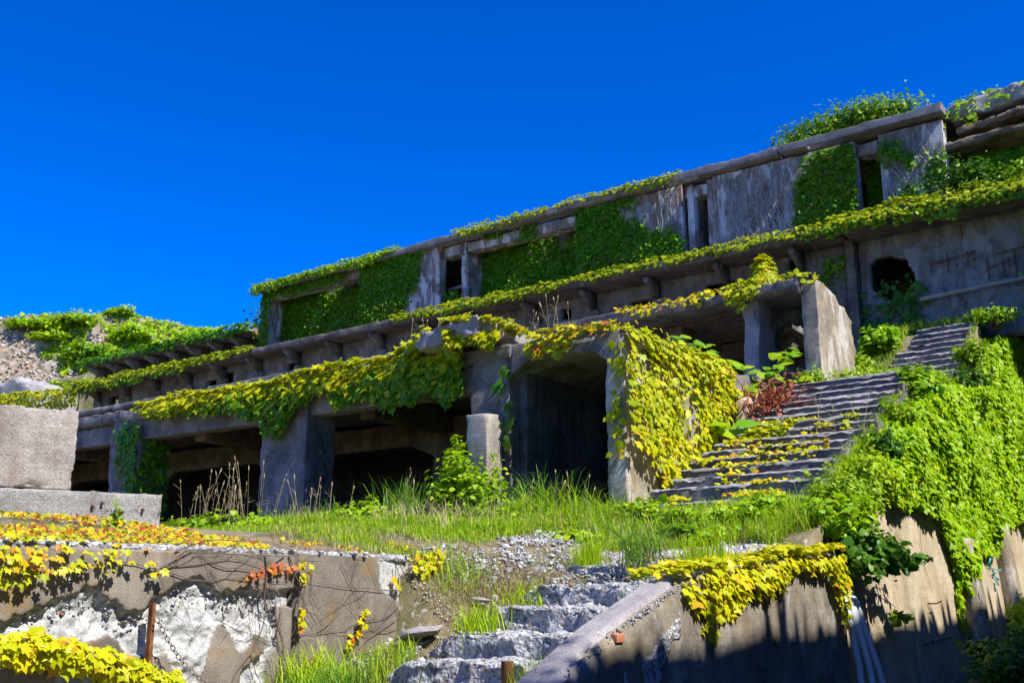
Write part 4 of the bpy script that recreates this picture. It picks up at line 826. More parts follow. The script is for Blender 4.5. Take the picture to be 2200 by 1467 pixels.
r = np.random.default_rng(50); n = 220; b = r.uniform(4.3, 7.3, n); P = np.stack([-8.22 + .02*r.normal(size=n), b, np.interp(b, [4.1, 4.36, 4.57, 4.84, 5.12, 5.24, 5.45, 5.74, 6.05, 6.37, 6.93, 7.4], [1.3, 1.33, 1.45, 1.55, 1.66, 1.56, 1.44, 1.52, 1.68, 1.64, 1.58, 1.6]) - r.uniform(.03, .22, n)], 1)
P[:, 0] -= .05; V, F = rocks(P, r.uniform(.012, .05, n), 51); part('exposed_stones', V, F, M['stone'], lw, kind='stuff')
n = 300; P = np.stack([r.uniform(-8.7, -8.2, n), r.uniform(3.5, 9.1, n), np.full(n, 2.0)], 1); V, F = rocks(P, r.uniform(.015, .09, n), 52); part('top_rubble', V, F, M['stone'], lw, kind='stuff')
# rusty post and chain
po = thing('rusty_post', 'rusty iron angle post leaning against the white broken patch of the left wall', 'post', (-8.1, 5.66, .9))
V, F = rbox(-8.13, -8.12, 5.63, 5.70, .80, 1.50, .1, .002, .004, .01, 8, 340); part('flange', V, F, M['rust'], po)
V, F = rbox(-8.12, -8.07, 5.63, 5.64, .80, 1.50, .1, .002, .004, .01, 8, 341); part('flange', V, F, M['rust'], po)
def link_mesh(R1=.022, r1=.0055):
    n, m = 8, 3; V = []
    for i in range(n):
        an = 2*math.pi*i/n; cx, cy = math.cos(an)*R1*1.45, math.sin(an)*R1*.85
        for j in range(m):
            bn = 2*math.pi*j/m; V.append((cx + math.cos(an)*math.cos(bn)*r1, cy + math.sin(an)*math.cos(bn)*r1, math.sin(bn)*r1))
    Q = [(i*m + j, ((i+1) % n)*m + j, ((i+1) % n)*m + (j+1) % m, i*m + (j+1) % m) for i in range(n) for j in range(m)]
    return mesh('link', np.array(V), [np.array(Q)], True)
lk = link_mesh(); lk.materials.append(M['chain'])
def chain(name, label, path, loc):
    t = thing(name, label, 'chain', loc, 'chains on the rusty post'); P = np.array(path); seg = np.linalg.norm(np.diff(P, axis=0), axis=1); L = np.concatenate([[0], np.cumsum(seg)]); n = int(L[-1]/.050)
    s = np.arange(n)*.050; C = np.stack([np.interp(s, L, P[:, k]) for k in range(3)], 1); D = np.gradient(C, axis=0)
    for i in range(n):
        o = bpy.data.objects.new('link', lk); COL.objects.link(o); o.parent = t
        x = Vector(D[i]).normalized(); y = Vector((1, .1, 0)) if i % 2 else Vector((.1, .3, 1)); z = x.cross(y).normalized(); y = z.cross(x)
        m = Matrix((x, y, z)).transposed().to_4x4(); m.translation = Vector(C[i]) - Vector(loc); o.matrix_basis = m
tt = np.linspace(0, 1, 20); chain('chain', 'long chain slanting down to the right from the rusty post', np.stack([-8.06 + .02*tt, 5.68 + .62*tt, 1.36 - .58*tt - .10*np.sin(math.pi*tt)], 1), (-8.06, 5.68, 1.36))
chain('chain', 'short chain slack from the foot of the rusty post into the yellow leaves', np.stack([-8.05 + .02*tt, 5.68 + .28*tt, 1.0 - .30*tt - .03*np.sin(math.pi*tt)], 1), (-8.05, 5.68, 1.0))

# ================================================================== block on plinth
def oriented(V, F, o, ang):
    c, s = math.cos(ang), math.sin(ang); return np.stack([o[0] + V[:, 0]*c - V[:, 1]*s, o[1] + V[:, 0]*s + V[:, 1]*c, V[:, 2]], 1), F
pang = math.atan2(1.65, .6)
V, F = rbox(-4.5, 0, 0, 1.6, 1.9, 2.72, .05, .012, .06, .06, 5, 350); V, F = oriented(V, F, (-10.80, 7.55), pang)
pl = thing('concrete_plinth', 'long low pebbly concrete plinth under the big block on the left', 'plinth', (-11.5, 6.5, 2.2)); part('body', V, F, M['plinth'], pl)
for k, (x, dz) in enumerate([(-2.1, 2.58), (-1.95, 2.60), (-.78, 2.56), (-.68, 2.60), (-.22, 2.54)]):
    V, F = tube([(x, .02, dz), (x, -.035, dz), (x + .004, -.04, dz - .02)], .016, 8); V, F = oriented(V, F, (-10.80, 7.55), pang); part('rusty_bolt', V, F, M['rust'], pl)
V, F = rbox(-1.99, -1.02, .04, 1.2, 2.725, 3.64, .04, .012, .07, .07, 5, 352, lambda V: V + np.stack([.07*(V[:, 2] - 2.72)*np.where(V[:, 0] < -1.5, .6, .1), 0*V[:, 0], 0*V[:, 0]], 1)); V, F = oriented(V, F, (-10.80, 7.55), pang)
solo('concrete_block', V, F, M['block'], 'big square concrete block with rusty stains standing on the pebbly plinth at left', 'concrete block')

# ================================================================== unseen weedy wall, added and shaped to throw the shade along the right wall
nb_ = thing('shade_caster_wall', 'tall weedy wall, unseen out of frame to the right, added to cast shade', 'wall', (5, 6, 0))
def nbp(V): V[:, 2] += np.where(V[:, 2] > 5, .12*fbm(V*[0, 1, 0], .8, 4, 360) + .02*(V[:, 1] - 8), 0); return V
V, F = rbox(4.6, 5.1, -6, 40, -.5, 12.5, .4, .03, .08, .1, 1, 361, nbp); part('wall_face', V, F, M['upper'], nb_)
r = np.random.default_rng(61); n = 230; P = np.stack([r.uniform(4.65, 5.05, n), r.uniform(-6, 40, n), np.full(n, 12.4)], 1); P[:, 2] += .12*fbm(P*[0, 1, 0], .8, 4, 360) + .02*(P[:, 1] - 8)
V, F = blades(P, .6, .30, r, .15, .1); part('weeds', V, F, M['grassdark'], nb_, kind='stuff')  # spiky fringe shaped for the ragged edge of that shadow

shrub('bush', 'unseen leafy bush on the wall out of frame, added to cast shade', 'bush', (4.85, 4.0, 13.5), (.7, 2.2, 1.3), 5000, .16, M['tree'], T_OVAL, 50, 365, base=(4.85, 4.0, 12.3))  # unseen bush added to shade the parapet and lower steps

# ================================================================== ivy and creepers
FRONT, RIGHT = (0, -1, 0), (1, 0, 0)
def hp(pts): return lambda t: np.interp(t, *np.array(pts, float).T)
# --- gallery lintel
f = drape((-21.2, 13.95, 5.72), (-11.35, 13.95, 5.76), FRONT, hp([(0, .0), (.06, .18), (.18, .35), (.34, .45), (.44, .62), (.47, .95), (.50, 1.15), (.54, .85), (.60, .62), (.66, .66), (.71, .52), (.76, .62), (.84, .72), (.9, .62), (.96, .75), (1, .70)]), 420, .125, .55, .14, seed=11)
leaf_thing('ivy', 'long curtain of yellow green ivy hanging along the front edge of the dark gallery', 'ivy', f, M['ivy_yellow'], T_LOBE, 300, loc=(-16, 13.95, 5.7), mat2=M['ivy_mid'])
# --- left column, dark green
f = sheet((-22.0, 13.98, 3.6), (-21.05, 13.98, 3.6), (-22.0, 13.98, 5.5), FRONT, 260, .12, lambda s, t, P: (fbm(P, 1.6, 3, 12) > -.06) & (s > .55 - .5*t) & (t < .93) & (s > .1) & ((t > .25) | (s > .55)), .05, 12)
f2 = sheet((-21.07, 14.0, 3.4), (-21.07, 14.8, 3.4), (-21.07, 14.0, 5.1), RIGHT, 200, .12, lambda s, t, P: fbm(P, 1.6, 3, 13) > -.1, .05, 13)
leaf_thing('ivy', 'dark green ivy climbing the second column from the left, in shade', 'ivy', catf(f, f2), M['ivy_green'], T_LOBE, 150)
# --- pier top and the broken slab
f = drape((-11.55, 13.60, 6.12), (-10.35, 13.85, 5.92), (-.1, -1, 0), hp([(0, .25), (.2, .45), (.35, .25), (.6, .22), (.8, .35), (1, .1)]), 380, .12, .8, .22, seed=14)
leaf_thing('ivy', 'mound of bright yellow ivy on the pier top beside the thick broken slab', 'ivy', f, M['ivy_yellow'], T_LOBE, 200)
f = drape((-13.1, 14.0, 5.75), (-12.1, 13.75, 6.15), FRONT, hp([(0, .5), (.4, .5), (.7, .3), (1, .05)]), 340, .12, .5, .2, seed=15)
leaf_thing('ivy', 'yellow ivy climbing from the lintel onto the left end of the broken slab', 'ivy', f, M['ivy_yellow'], T_LOBE, 120, mat2=M['ivy_mid'])
# --- strand on the pier
f = sheet((-10.75, 13.98, 3.9), (-10.25, 13.98, 3.9), (-10.75, 13.98, 5.5), FRONT, 160, .17, lambda s, t, P: np.abs(s - .45 - .12*np.sin(t*7)) < .34*np.clip(.25 + t, 0, 1)*(.6 + .6*vn(P, 3, 16)), .06, 16)
leaf_thing('ivy', 'strand of large dark green leaves hanging down the pier edge', 'ivy', f, M['darkshrub'], T_LOBE, 120)
# --- passage roof
f = drape((-10.0, 13.95, 5.74), (-8.25, 13.95, 5.76), FRONT, hp([(0, .32), (.15, .42), (.28, .32), (.42, .55), (.5, .2), (.6, .08), (1, .07)]), 260, .11, .5, .08, seed=17)
leaf_thing('ivy', 'yellow ivy with orange tips along the roof edge of the passage', 'ivy', f, M['ivy_gold'], T_LOBE, 160)
# --- passage right wall: the big sunlit curtain
pm = polymask([(13.95, 5.75), (14.6, 5.72), (15.6, 5.72), (16.6, 5.74), (17.9, 5.65), (18.1, 5.0), (17.6, 4.6), (17.2, 4.35), (17.5, 4.0), (16.9, 3.6), (16.3, 3.75), (15.9, 3.35), (15.4, 3.05), (15.0, 3.2), (14.7, 3.6), (14.3, 3.8), (13.95, 4.0)], .26, 18, 1.3)
def wm(s, t, P):
    gap = (fbm(P, 1.3, 3, 19) < -.17) | ((np.abs(P[:, 1] - 14.9) < .5) & (np.abs(P[:, 2] - 5.0) < .22) & (fbm(P, 2, 2, 19) < .25)) | ((P[:, 1] < 14.5) & (np.abs(P[:, 2] - 5.25) < .35) & (fbm(P, 2, 2, 20) < .1))
    return pm(P[:, 1], P[:, 2]) & ~gap
f = sheet((-8.20, 13.9, 2.5), (-8.20, 18.2, 2.5), (-8.20, 13.9, 5.85), RIGHT, 330, .108, wm, .11, 18, nup=.4)
f2 = drape((-8.22, 14.05, 5.68), (-8.22, 17.9, 5.68), RIGHT, hp([(0, .12), (.3, .25), (.6, .4), (1, .3)]), 260, .12, .3, .12, seed=21)
f3 = sheet((-8.55, 14.02, 3.6), (-8.2, 14.02, 3.6), (-8.55, 14.02, 5.5), FRONT, 130, .12, lambda s, t, P: s > .45 + .3*vn(P, 2.5, 5), .05, 22)
leaf_thing('ivy', 'broad sunlit yellow ivy curtain covering the right wall of the passage beside the stairs', 'ivy', catf(f, f2, f3), M['ivy_yellow'], T_LOBE, 300)
# --- second storey
f = drape((-12.4, 21.0, 8.14), (-9.7, 21.0, 8.16), FRONT, hp([(0, .05), (.3, .2), (.5, .12), (.75, .25), (1, .1)]), 160, .10, .35, .08, seed=23)
leaf_thing('ivy', 'orange tinged ivy along the second storey slab edge left of the box bay', 'ivy', f, M['ivy_gold'], T_MID, 60)
f = drape((-9.6, 21.02, 8.14), (-8.7, 21.02, 8.2), FRONT, hp([(0, .25), (.4, .42), (.8, .30), (1, .05)]), 230, .12, .5, .15, seed=24)
leaf_thing('ivy', 'yellow ivy tuft spilling over the ragged pillar of the box bay', 'ivy', f, M['ivy_yellow'], T_LOBE, 60)
r = np.random.default_rng(25); n = 900; u = r.uniform(0, 1, n)**.6; az = r.uniform(0, 6.28, n); hh = 1 - u**1.6
P = np.stack([-8.95 + .42*u*np.cos(az), 21.7 + .42*u*np.sin(az), 8.15 + .95*hh + .1*vn(np.stack([az, u*3, 0*u], 1), 1.3, 4)], 1); N = np.stack([np.cos(az)*u*1.5, np.sin(az)*u*1.5, .35 + .4*hh], 1)
leaf_thing('ivy_mound', 'domed mound of yellow ivy standing on top of the box bay', 'ivy', frames(P, N, .13, (0, 0, -1), .5, .3, r), M['ivy_yellow'], T_LOBE, 120)
f = drape((-8.35, 21.1, 8.24), (-7.6, 21.3, 8.24), FRONT, hp([(0, .03), (.5, .08), (1, .12)]), 160, .11, .3, .08, seed=26)
leaf_thing('ivy', 'small yellow ivy patch on the right top corner of the box bay', 'ivy', f, M['ivy_yellow'], T_MID, 40)
# --- third storey canopy edge
cz = lambda a: 11.32 + .0045*(a + 25)
def canopy_ivy(a0, a1, hang, dens, size, mat, label, seed, top=.5, bulge=.12, dz=0, np_=0, b=27.0):
    f = drape((a0, b, cz(a0) + dz), (a1, b, cz(a1) + dz), FRONT, hang, dens*1.8, size*.85, top, bulge, seed=seed); return leaf_thing('ivy', label, 'ivy', f, M[mat], T_MID, np_, mat2=M['ivy_mid'])
canopy_ivy(-46.7, -33.2, hp([(0, .45), (.4, .40), (.8, .25), (1, .08)]), 110, .16, 'ivy_edge', 'olive ivy on the far left stretch of the bracketed canopy edge', 31)
canopy_ivy(-25.6, -9.1, hp([(0, .14), (.1, .2), (.25, .26), (.5, .16), (.75, .18), (.9, .2), (1, .25)]), 150, .12, 'ivy_edge', 'narrow yellow ivy fringe along the middle of the bracketed canopy edge', 32, np_=100)
canopy_ivy(-9.2, -1.4, hp([(0, .5), (.1, .35), (.25, .45), (.5, .42), (.8, .45), (1, .5)]), 190, .13, 'ivy_edge', 'thick olive ivy overhang on the right wing canopy above the ragged hole', 33, bulge=.22, dz=.1, np_=150)
# --- third storey wall scraps
f = catf(sheet((-10.9, 27.98, 9.6), (-10.3, 27.98, 9.6), (-10.9, 27.98, 10.7), FRONT, 160, .12, lambda s, t, P: fbm(P, 2, 2, 34) > -.1, .05, 34), sheet((-9.9, 27.98, 9.2), (-9.1, 27.98, 9.2), (-9.9, 27.98, 10.8), FRONT, 120, .13, lambda s, t, P: fbm(P, 1.5, 2, 35) > .0, .05, 35))
leaf_thing('ivy', 'dark ivy patches on the grey wall left of the wing joint', 'ivy', f, M['ivy_green'], T_MID)
f = sheet((-22.9, 27.98, 10.2), (-21.6, 27.98, 10.2), (-22.9, 27.98, 11.0), FRONT, 120, .12, lambda s, t, P: fbm(P, 1.5, 2, 36) > .0, .05, 36)
leaf_thing('ivy', 'small green creeper at a square window under the canopy middle', 'ivy', f, M['ivy_green'], T_MID)
f = catf(sheet((-8.75, 27.95, 8.2), (-7.0, 27.95, 8.2), (-8.75, 27.95, 9.7), FRONT, 130, .14, lambda s, t, P: (fbm(P, 1.3, 3, 37) > -.1) & ~((P[:, 2] > 9.3) & (np.abs(P[:, 0] + 7.9) < .55)), .08, 37), sheet((-8.6, 28.4, 9.2), (-7.2, 28.4, 9.2), (-8.6, 28.4, 10.0), FRONT, 60, .13, lambda s, t, P: fbm(P, 1.8, 2, 38) > .05, .2, 38))
leaf_thing('ivy', 'green creeper growing in and below the ragged hole of the wing wall', 'ivy', f, M['darkshrub'], T_MID)
f = sheet((-5.0, 27.9, 8.3), (-2.5, 27.9, 8.3), (-5.0, 27.9, 11.2), FRONT, 120, .14, lambda s, t, P: (s > .28 + .25*vn(P, 1.2, 39)) & (fbm(P, .9, 3, 39) > -.2), .12, 39)
leaf_thing('ivy', 'dark ivy hanging over the wing wall at the right edge of the view', 'ivy', f, M['ivy_green'], T_MID)
# --- top hall
def wall_ivy(a0, a1, z0, z1, b, mask, label, seed, mat='ivy_green', dens=480, size=.105, bulge=.045):
    f = sheet((a0, b, z0), (a1, b, z0), (a0, b, z1), FRONT, dens, size, mask, bulge, seed, gf=.8, jit=.55, nup=.5); return leaf_thing('ivy', label, 'ivy', f, M[mat], T_MID)
wall_ivy(-35.35, -29.3, 11.6, 14.5, 30.17, lambda s, t, P: (t < .9 + .2*vn(P, .6, 41)), 'dense green ivy filling the leftmost bay of the top hall', 41)
wall_ivy(-29.3, -25.0, 11.6, 14.6, 29.07, lambda s, t, P: (s < .62 + .42*(t - .45) + .12*fbm(P, 1.2, 3, 42)), 'green ivy over the second hall panel, torn away to pale concrete at right', 42)
wall_ivy(-25.0, -24.0, 12.2, 12.9, 29.3, lambda s, t, P: (t < .6 - .5*s + .3*vn(P, 2, 43)), 'little green ivy sill patch beside the white rail pipe', 43)
wall_ivy(-23.8, -18.8, 11.6, 14.5, 30.17, lambda s, t, P: (fbm(P, .7, 3, 44) > -.42 - .5*(s < .7)) , 'dense green ivy carpet in the middle bay of the top hall', 44)
wall_ivy(-18.8, -14.65, 11.6, 14.6, 29.07, lambda s, t, P: (fbm(P*[1, 1, .8], .9, 4, 45) > -.10 + .75*np.clip(s - .42, 0, 1)*np.clip(t - .34, 0, 1)*2.6 - .5*(s < .42) - .2*(t < .3)), 'thinning green ivy with pale gaps on the panel left of the doorway', 45, size=.11)
wall_ivy(-10.9, -8.95, 11.6, 14.55, 29.07, lambda s, t, P: (s > .28 - .25*np.sin(t*3.2) + .18*fbm(P, 1.1, 3, 46)) & ((t < .75) | (s > .2)), 'green ivy column at the right end of the rust streaked pale panel', 46, size=.11)
wall_ivy(-8.95, -8.1, 11.6, 14.3, 30.17, lambda s, t, P: fbm(P, .8, 3, 47) > -.4, 'dark ivy inside the narrow right recess of the top hall', 47)
wall_ivy(-8.25, -6.45, 11.6, 14.5, 29.07, lambda s, t, P: (fbm(P, 1.0, 3, 48) > .28 + .3*(t - .45)) | (t < .30 + .15*vn(P, .9, 4)), 'patchy ivy on the rightmost vine webbed panel of the top hall', 48)
wall_ivy(-35.45, -30.2, 11.6, 14.6, 29.12, lambda s, t, P: (t > .84 - .05*vn(P, .8, 40)) | (s < .075), 'green ivy hiding the lintel and corner fin at the left hall end', 40)
wall_ivy(-23.9, -20.5, 14.0, 14.6, 29.15, lambda s, t, P: vn(P, 1.2, 39) > -.3 + s*.8, 'ivy flap over the middle lintel of the top hall', 39)
def roof_ivy(a0, a1, hang, label, seed, dens=120):
    z = lambda a: 14.74 + .008*(a + 35)
    f = drape((a0, 28.8, z(a0)), (a1, 28.8, z(a1)), FRONT, hang, dens*2, .105, .35, .10, seed=seed); return leaf_thing('ivy', label, 'ivy', f, M['ivy_lime' if seed == 51 else 'ivy_edge'], T_MID)
roof_ivy(-35.8, -27.0, hp([(0, .35), (.1, .4), (.5, .28), (.8, .4), (1, .05)]), 'green ivy roll along the far left roof edge of the top hall', 51, 170)
roof_ivy(-24.2, -19.8, hp([(0, .1), (.2, .3), (.7, .22), (1, .05)]), 'ivy strip on the middle of the top hall roof edge', 52)
roof_ivy(-19.5, -14.5, hp([(0, .06), (.3, .05), (.6, .16), (.85, .26), (1, .08)]), 'thin ivy strip on the roof edge above the thinning panel', 53)
# vine web (bare stems) on the pale panels
def vine_web(name, label, a0, a1, z0, z1, b, n, seed, mat, rad=.006):
    r = np.random.default_rng(seed); t = []
    for k in range(n):
        x = r.uniform(a0, a1); z = z0; P = [(x, b, z)]; ang = r.normal()*.35
        for q in range(9):
            ang += r.normal()*.28; st_ = (z1 - z0)/8.5; x += math.sin(ang)*st_; z += math.cos(ang)*st_; P.append((np.clip(x, a0, a1), b - .01*r.random(), min(z, z1)))
        t.append(tube(P, np.linspace(rad*1.5, rad*.5, len(P)), 3, False))
    V, F = join(*t); return solo(name, V, F, M[mat], label, 'vine')
M['greyvine'] = plain('pale_grey_dead_vine', (.30, .28, .27), (.46, .44, .42), 6, .9)
vine_web('dead_vine', 'web of pale dead vine stems on the rust streaked panel', -13.5, -10.6, 11.8, 14.4, 29.07, 70, 55, 'greyvine', .012)
vine_web('dead_vine', 'web of pale dead vine stems on the rightmost hall panel', -8.2, -6.5, 11.8, 14.4, 29.07, 50, 56, 'greyvine', .012)
vine_web('dead_vine', 'pale dead vine stems showing through the thinning ivy panel', -17.3, -14.8, 11.8, 14.4, 29.07, 45, 57, 'greyvine', .012)
# --- top right corner
f = drape((-6.9, 30, 14.2), (-1.5, 29.8, 14.25), FRONT, hp([(0, .2), (.5, .25), (1, .3)]), 150, .13, .5, .15, seed=58)
leaf_thing('ivy', 'yellow ivy line on the lower broken slab in the top right corner', 'ivy', f, M['ivy_edge'], T_MID)
f = sheet((-6.6, 30.4, 11.5), (-1.5, 30.4, 11.5), (-6.6, 30.4, 13.8), FRONT, 170, .15, None, .2, 59)
leaf_thing('ivy', 'dark ivy wall under the broken slabs at the top right', 'ivy', f, M['ivy_green'], T_MID)
f = drape((-6.7, 29.4, 15.0), (-3.6, 29.5, 15.25), FRONT, hp([(0, .7), (.3, .6), (.5, .2), (1, .05)]), 60, .13, .3, .1, seed=60)
leaf_thing('ivy', 'loose green creeper hanging from the roof corner onto the broken slabs', 'ivy', f, M['ivy_lime'], T_MID)
# --- far left canopy
f = drape((-51, 29.85, 13.43), (-37.1, 29.85, 13.43), FRONT, hp([(0, .3), (.5, .22), (1, .3)]), 110, .16, 1.0, .1, seed=61)
f2 = catf(*[sheet((x - .3, 31.15, 11.5), (x + .3, 31.15, 11.5), (x - .3, 31.15, 13.1), (.3, -1, 0), 90, .17, lambda s, t, P: vn(P, 1.5, 62) > -.3, .1, 62 + k) for k, x in enumerate(np.arange(-50.2, -37, 1.66))])
leaf_thing('ivy', 'dark mossy ivy over the far left bracketed canopy and its posts', 'ivy', catf(f, f2), M['ivy_green'], T_MID)
f = drape((-37.1, 30.3, 13.0), (-35.3, 30.3, 12.98), FRONT, hp([(0, .15), (1, .2)]), 120, .15, .8, .1, seed=63)
leaf_thing('ivy', 'olive ivy on the short lower canopy end beside the top hall', 'ivy', f, M['ivy_edge'], T_MID)
f = drape((-62, 29.5, 12.55), (-48.5, 28.6, 11.5), FRONT, hp([(0, .7), (.5, .8), (1, .9)]), 110, .16, .6, .2, seed=64)
leaf_thing('ivy', 'rolling yellow green ivy bank at the far left behind the square block', 'ivy', f, M['ivy_yellow'], T_MID)
f = drape((-60, 33, 13.75), (-50, 33.2, 13.5), FRONT, hp([(0, .6), (.5, .7), (1, .9)]), 90, .17, .5, .15, seed=65)
leaf_thing('ivy', 'green ivy bank along the foot of the stony slope', 'ivy', f, M['ivy_lime'], T_MID)

# --- left foreground
r = np.random.default_rng(70); n = 6800; a = r.uniform(-11.2, -8.5, n); b = r.uniform(3.6, 9.6, n); P = gpt(a, b, .01); P[:, 2] += r.uniform(0, .05, n); k = (fbm(P, 1.3, 3, 71) > -.05) & ((b < 7.4 + .8*vn(P, .8, 3)) | ((a > -9.3) & (fbm(P, 1.6, 3, 70) > .05))); P = P[k]
leaf_thing('ivy', 'low mat of yellow and red autumn creeper between plinth and left wall top', 'ivy', frames(P, (.35, -.2, 1.), .042, (1, 0, -.2), 1., .45, r), M['ivy_red'], T_LOBE, 300)
f = catf(drape((-8.20, 4.0, 1.97), (-8.20, 5.05, 1.97), RIGHT, hp([(0, .30), (.5, .26), (.8, .22), (1, .14)]), 480, .056, .1, .05, seed=72), drape((-8.20, 5.1, 1.96), (-8.20, 5.42, 1.92), RIGHT, hp([(0, .06), (.3, .2), (.6, .12), (1, .12)]), 360, .054, .06, .05, seed=73))
leaf_thing('ivy', 'yellow ivy sprig hanging over the top of the left wall at the left edge', 'ivy', f, M['ivy_gold'], T_LOBE, 200)
f = drape((-8.20, 5.58, 1.88), (-8.20, 5.78, 1.88), RIGHT, hp([(0, .08), (.5, .15), (1, .1)]), 320, .058, .03, .04, seed=74)
leaf_thing('ivy', 'little cluster of golden leaves above the rusty post', 'ivy', f, M['ivy_gold'], T_LOBE, 60)
bt = np.linspace(0, 1, 500); r = np.random.default_rng(75); t = r.uniform(0, 1, 640); cb = 4.05 + 1.95*t; cz_ = np.interp(cb, [4.0, 4.35, 4.75, 5.15, 5.5, 5.8, 6.1], [1.20, 1.19, 1.16, 1.05, .95, .84, .74]); w = r.uniform(-1, 1, 640)*(.7 + .5*np.abs(np.sin(t*17)))
P = np.stack([-8.17 + .10*np.sqrt(np.maximum(.05, 1 - w*w)) + r.uniform(-.02, .05, 640), cb, cz_ + w*.115], 1); N = np.stack([np.ones(640), 0*w, .5 + .6*w], 1)
leaf_thing('ivy', 'thick yellow green creeper garland across the lower left of the spalled wall', 'ivy', frames(P, N, .082, (.15, 0, -1), .6, .4, r), M['ivy_parapet'], T_LOBE, 300, mat2=None)
def strand(pts, n, size, mat, label, seed, w=.03, a=-8.17, np_=60):
    r = np.random.default_rng(seed); p = np.array(pts, float); t = r.uniform(0, len(p) - 1, n); i = np.minimum(t.astype(int), len(p) - 2); q = p[i] + (t - i)[:, None]*(p[i+1] - p[i]) + r.normal(size=(n, 2))*w
    P = np.stack([a + r.uniform(.0, .05, n), q[:, 0], q[:, 1]], 1); st = tube(np.stack([np.full(len(p), a), p[:, 0], p[:, 1]], 1), .005, 4, False)
    return leaf_thing('ivy', label, 'ivy', frames(P, (1., 0, .35), size, (.1, 0, -1), .6, .35, r), M[mat], T_LOBE, np_, stems=st)
strand([(6.65, 1.72), (6.85, 1.78), (7.1, 1.84), (7.32, 1.84)], 34, .05, 'ivy_orange', 'row of orange creeper leaves near the end of the brown wall skin', 76)
strand([(7.36, 1.82), (7.44, 1.88), (7.46, 1.78), (7.42, 1.72)], 20, .055, 'ivy_gold', 'golden leaf cluster at the joint of the left wall', 77)
strand([(7.38, 1.5), (7.42, 1.35), (7.40, 1.2)], 16, .055, 'ivy_gold', 'few yellow leaves hanging inside the wall joint', 78)
strand([(8.14, 1.06), (8.20, 1.12), (8.30, 1.16), (8.32, 1.3), (8.37, 1.42)], 40, .055, 'ivy_gold', 'thin strand of golden leaves climbing the tan end panel', 79, .02, -8.2)
strand([(8.85, 1.72), (8.88, 1.68), (8.86, 1.66)], 6, .06, 'ivy_gold', 'single golden sprig on the whitened corner of the end panel', 80, .02, -8.2)
strand([(9.05, 1.9), (9.3, 1.95), (9.55, 1.98), (9.3, 1.84), (9.15, 1.82)], 90, .065, 'ivy_gold', 'clump of yellow leaves over the broken far end of the left wall', 81, .06, -8.12)
# bare vines on the left wall
def bare_vines(label, seeds, seed, a=-8.185, n=8, mat='bark'):
    r = np.random.default_rng(seed); T = []
    for (b, z, ang, L, rad) in seeds:
        P = [(a, b, z)]
        for q in range(n):
            ang += r.normal()*.22; b += math.cos(ang)*L/n; z += math.sin(ang)*L/n; P.append((a + .008*r.random(), b, z))
            if r.random() < .55:
                a2 = ang + r.choice([-1, 1])*r.uniform(.3, .9); P2 = [(a, b, z)]; bb_, zz_ = b, z
                for w in range(5): a2 += r.normal()*.25; bb_ += math.cos(a2)*L*.09; zz_ += math.sin(a2)*L*.09; P2.append((a + .004, bb_, min(zz_, 1.97)))
                T.append(tube(P2, np.linspace(rad*.55, rad*.25, 6), 4, False))
        T.append(tube(P, np.linspace(rad, rad*.35, n + 1), 4, False))
    V, F = join(*T); return solo('bare_vine', V, F, M['bark'], label, 'vine')
bare_vines('thin bare brown vine stems spread across the brown skin of the spalled wall', [(5.75, 1.80, .1, 1.5, .006), (5.8, 1.82, .22, 1.4, .006), (5.7, 1.78, -.15, 1.6, .006), (6.2, 1.92, -.25, 1.2, .006), (7.2, 1.95, -2.7, 1.1, .006), (6.95, 1.95, -1.35, 1.1, .010), (7.25, 1.95, -1.2, .8, .009), (5.3, 1.84, .05, .9, .006), (6.3, 1.8, -1.0, .9, .004), (6.4, 1.35, -.5, 1.0, .004), (5.9, 1.95, .02, 1.4, .006), (7.1, 1.5, -1.4, .9, .007), (7.18, 1.4, -1.7, .9, .005)], 82)
bare_vines('thin bare vine stems branching over the tan end panel of the left wall', [(9.0, 1.6, -2.9, 1.5, .006), (8.95, 1.45, -2.8, 1.4, .005), (8.9, 1.95, -1.4, .8, .007), (8.85, 1.9, -1.6, .7, .005), (7.5, 1.8, -1.3, .9, .004), (7.6, 1.9, -1.6, .9, .004), (8.9, 1.3, -2.9, 1.2, .005), (8.9, 1.2, -3.0, 1.0, .005), (7.7, 1.2, .3, 1.0, .004), (8.0, 1.9, -1.4, .6, .004)], 83, -8.215)

# --- parapet ivy
f = drape((-4.72, 8.85, 1.66), (-4.62, 12.95, 2.08), RIGHT, hp([(0, .10), (.06, .28), (.12, .50), (.2, .58), (.27, .5), (.34, .26), (.45, .22), (.6, .26), (.66, .12), (.8, .10), (.9, .2), (.95, .5), (1, .75)]), 600, .09, .5, .10, seed=90, zf=lambda t: interp(8.85 + 4.1*t, PT))
leaf_thing('ivy', 'bright yellow ivy cascading over the top of the stair parapet at the lower right', 'ivy', f, M['ivy_parapet'], T_LOBE, 300)
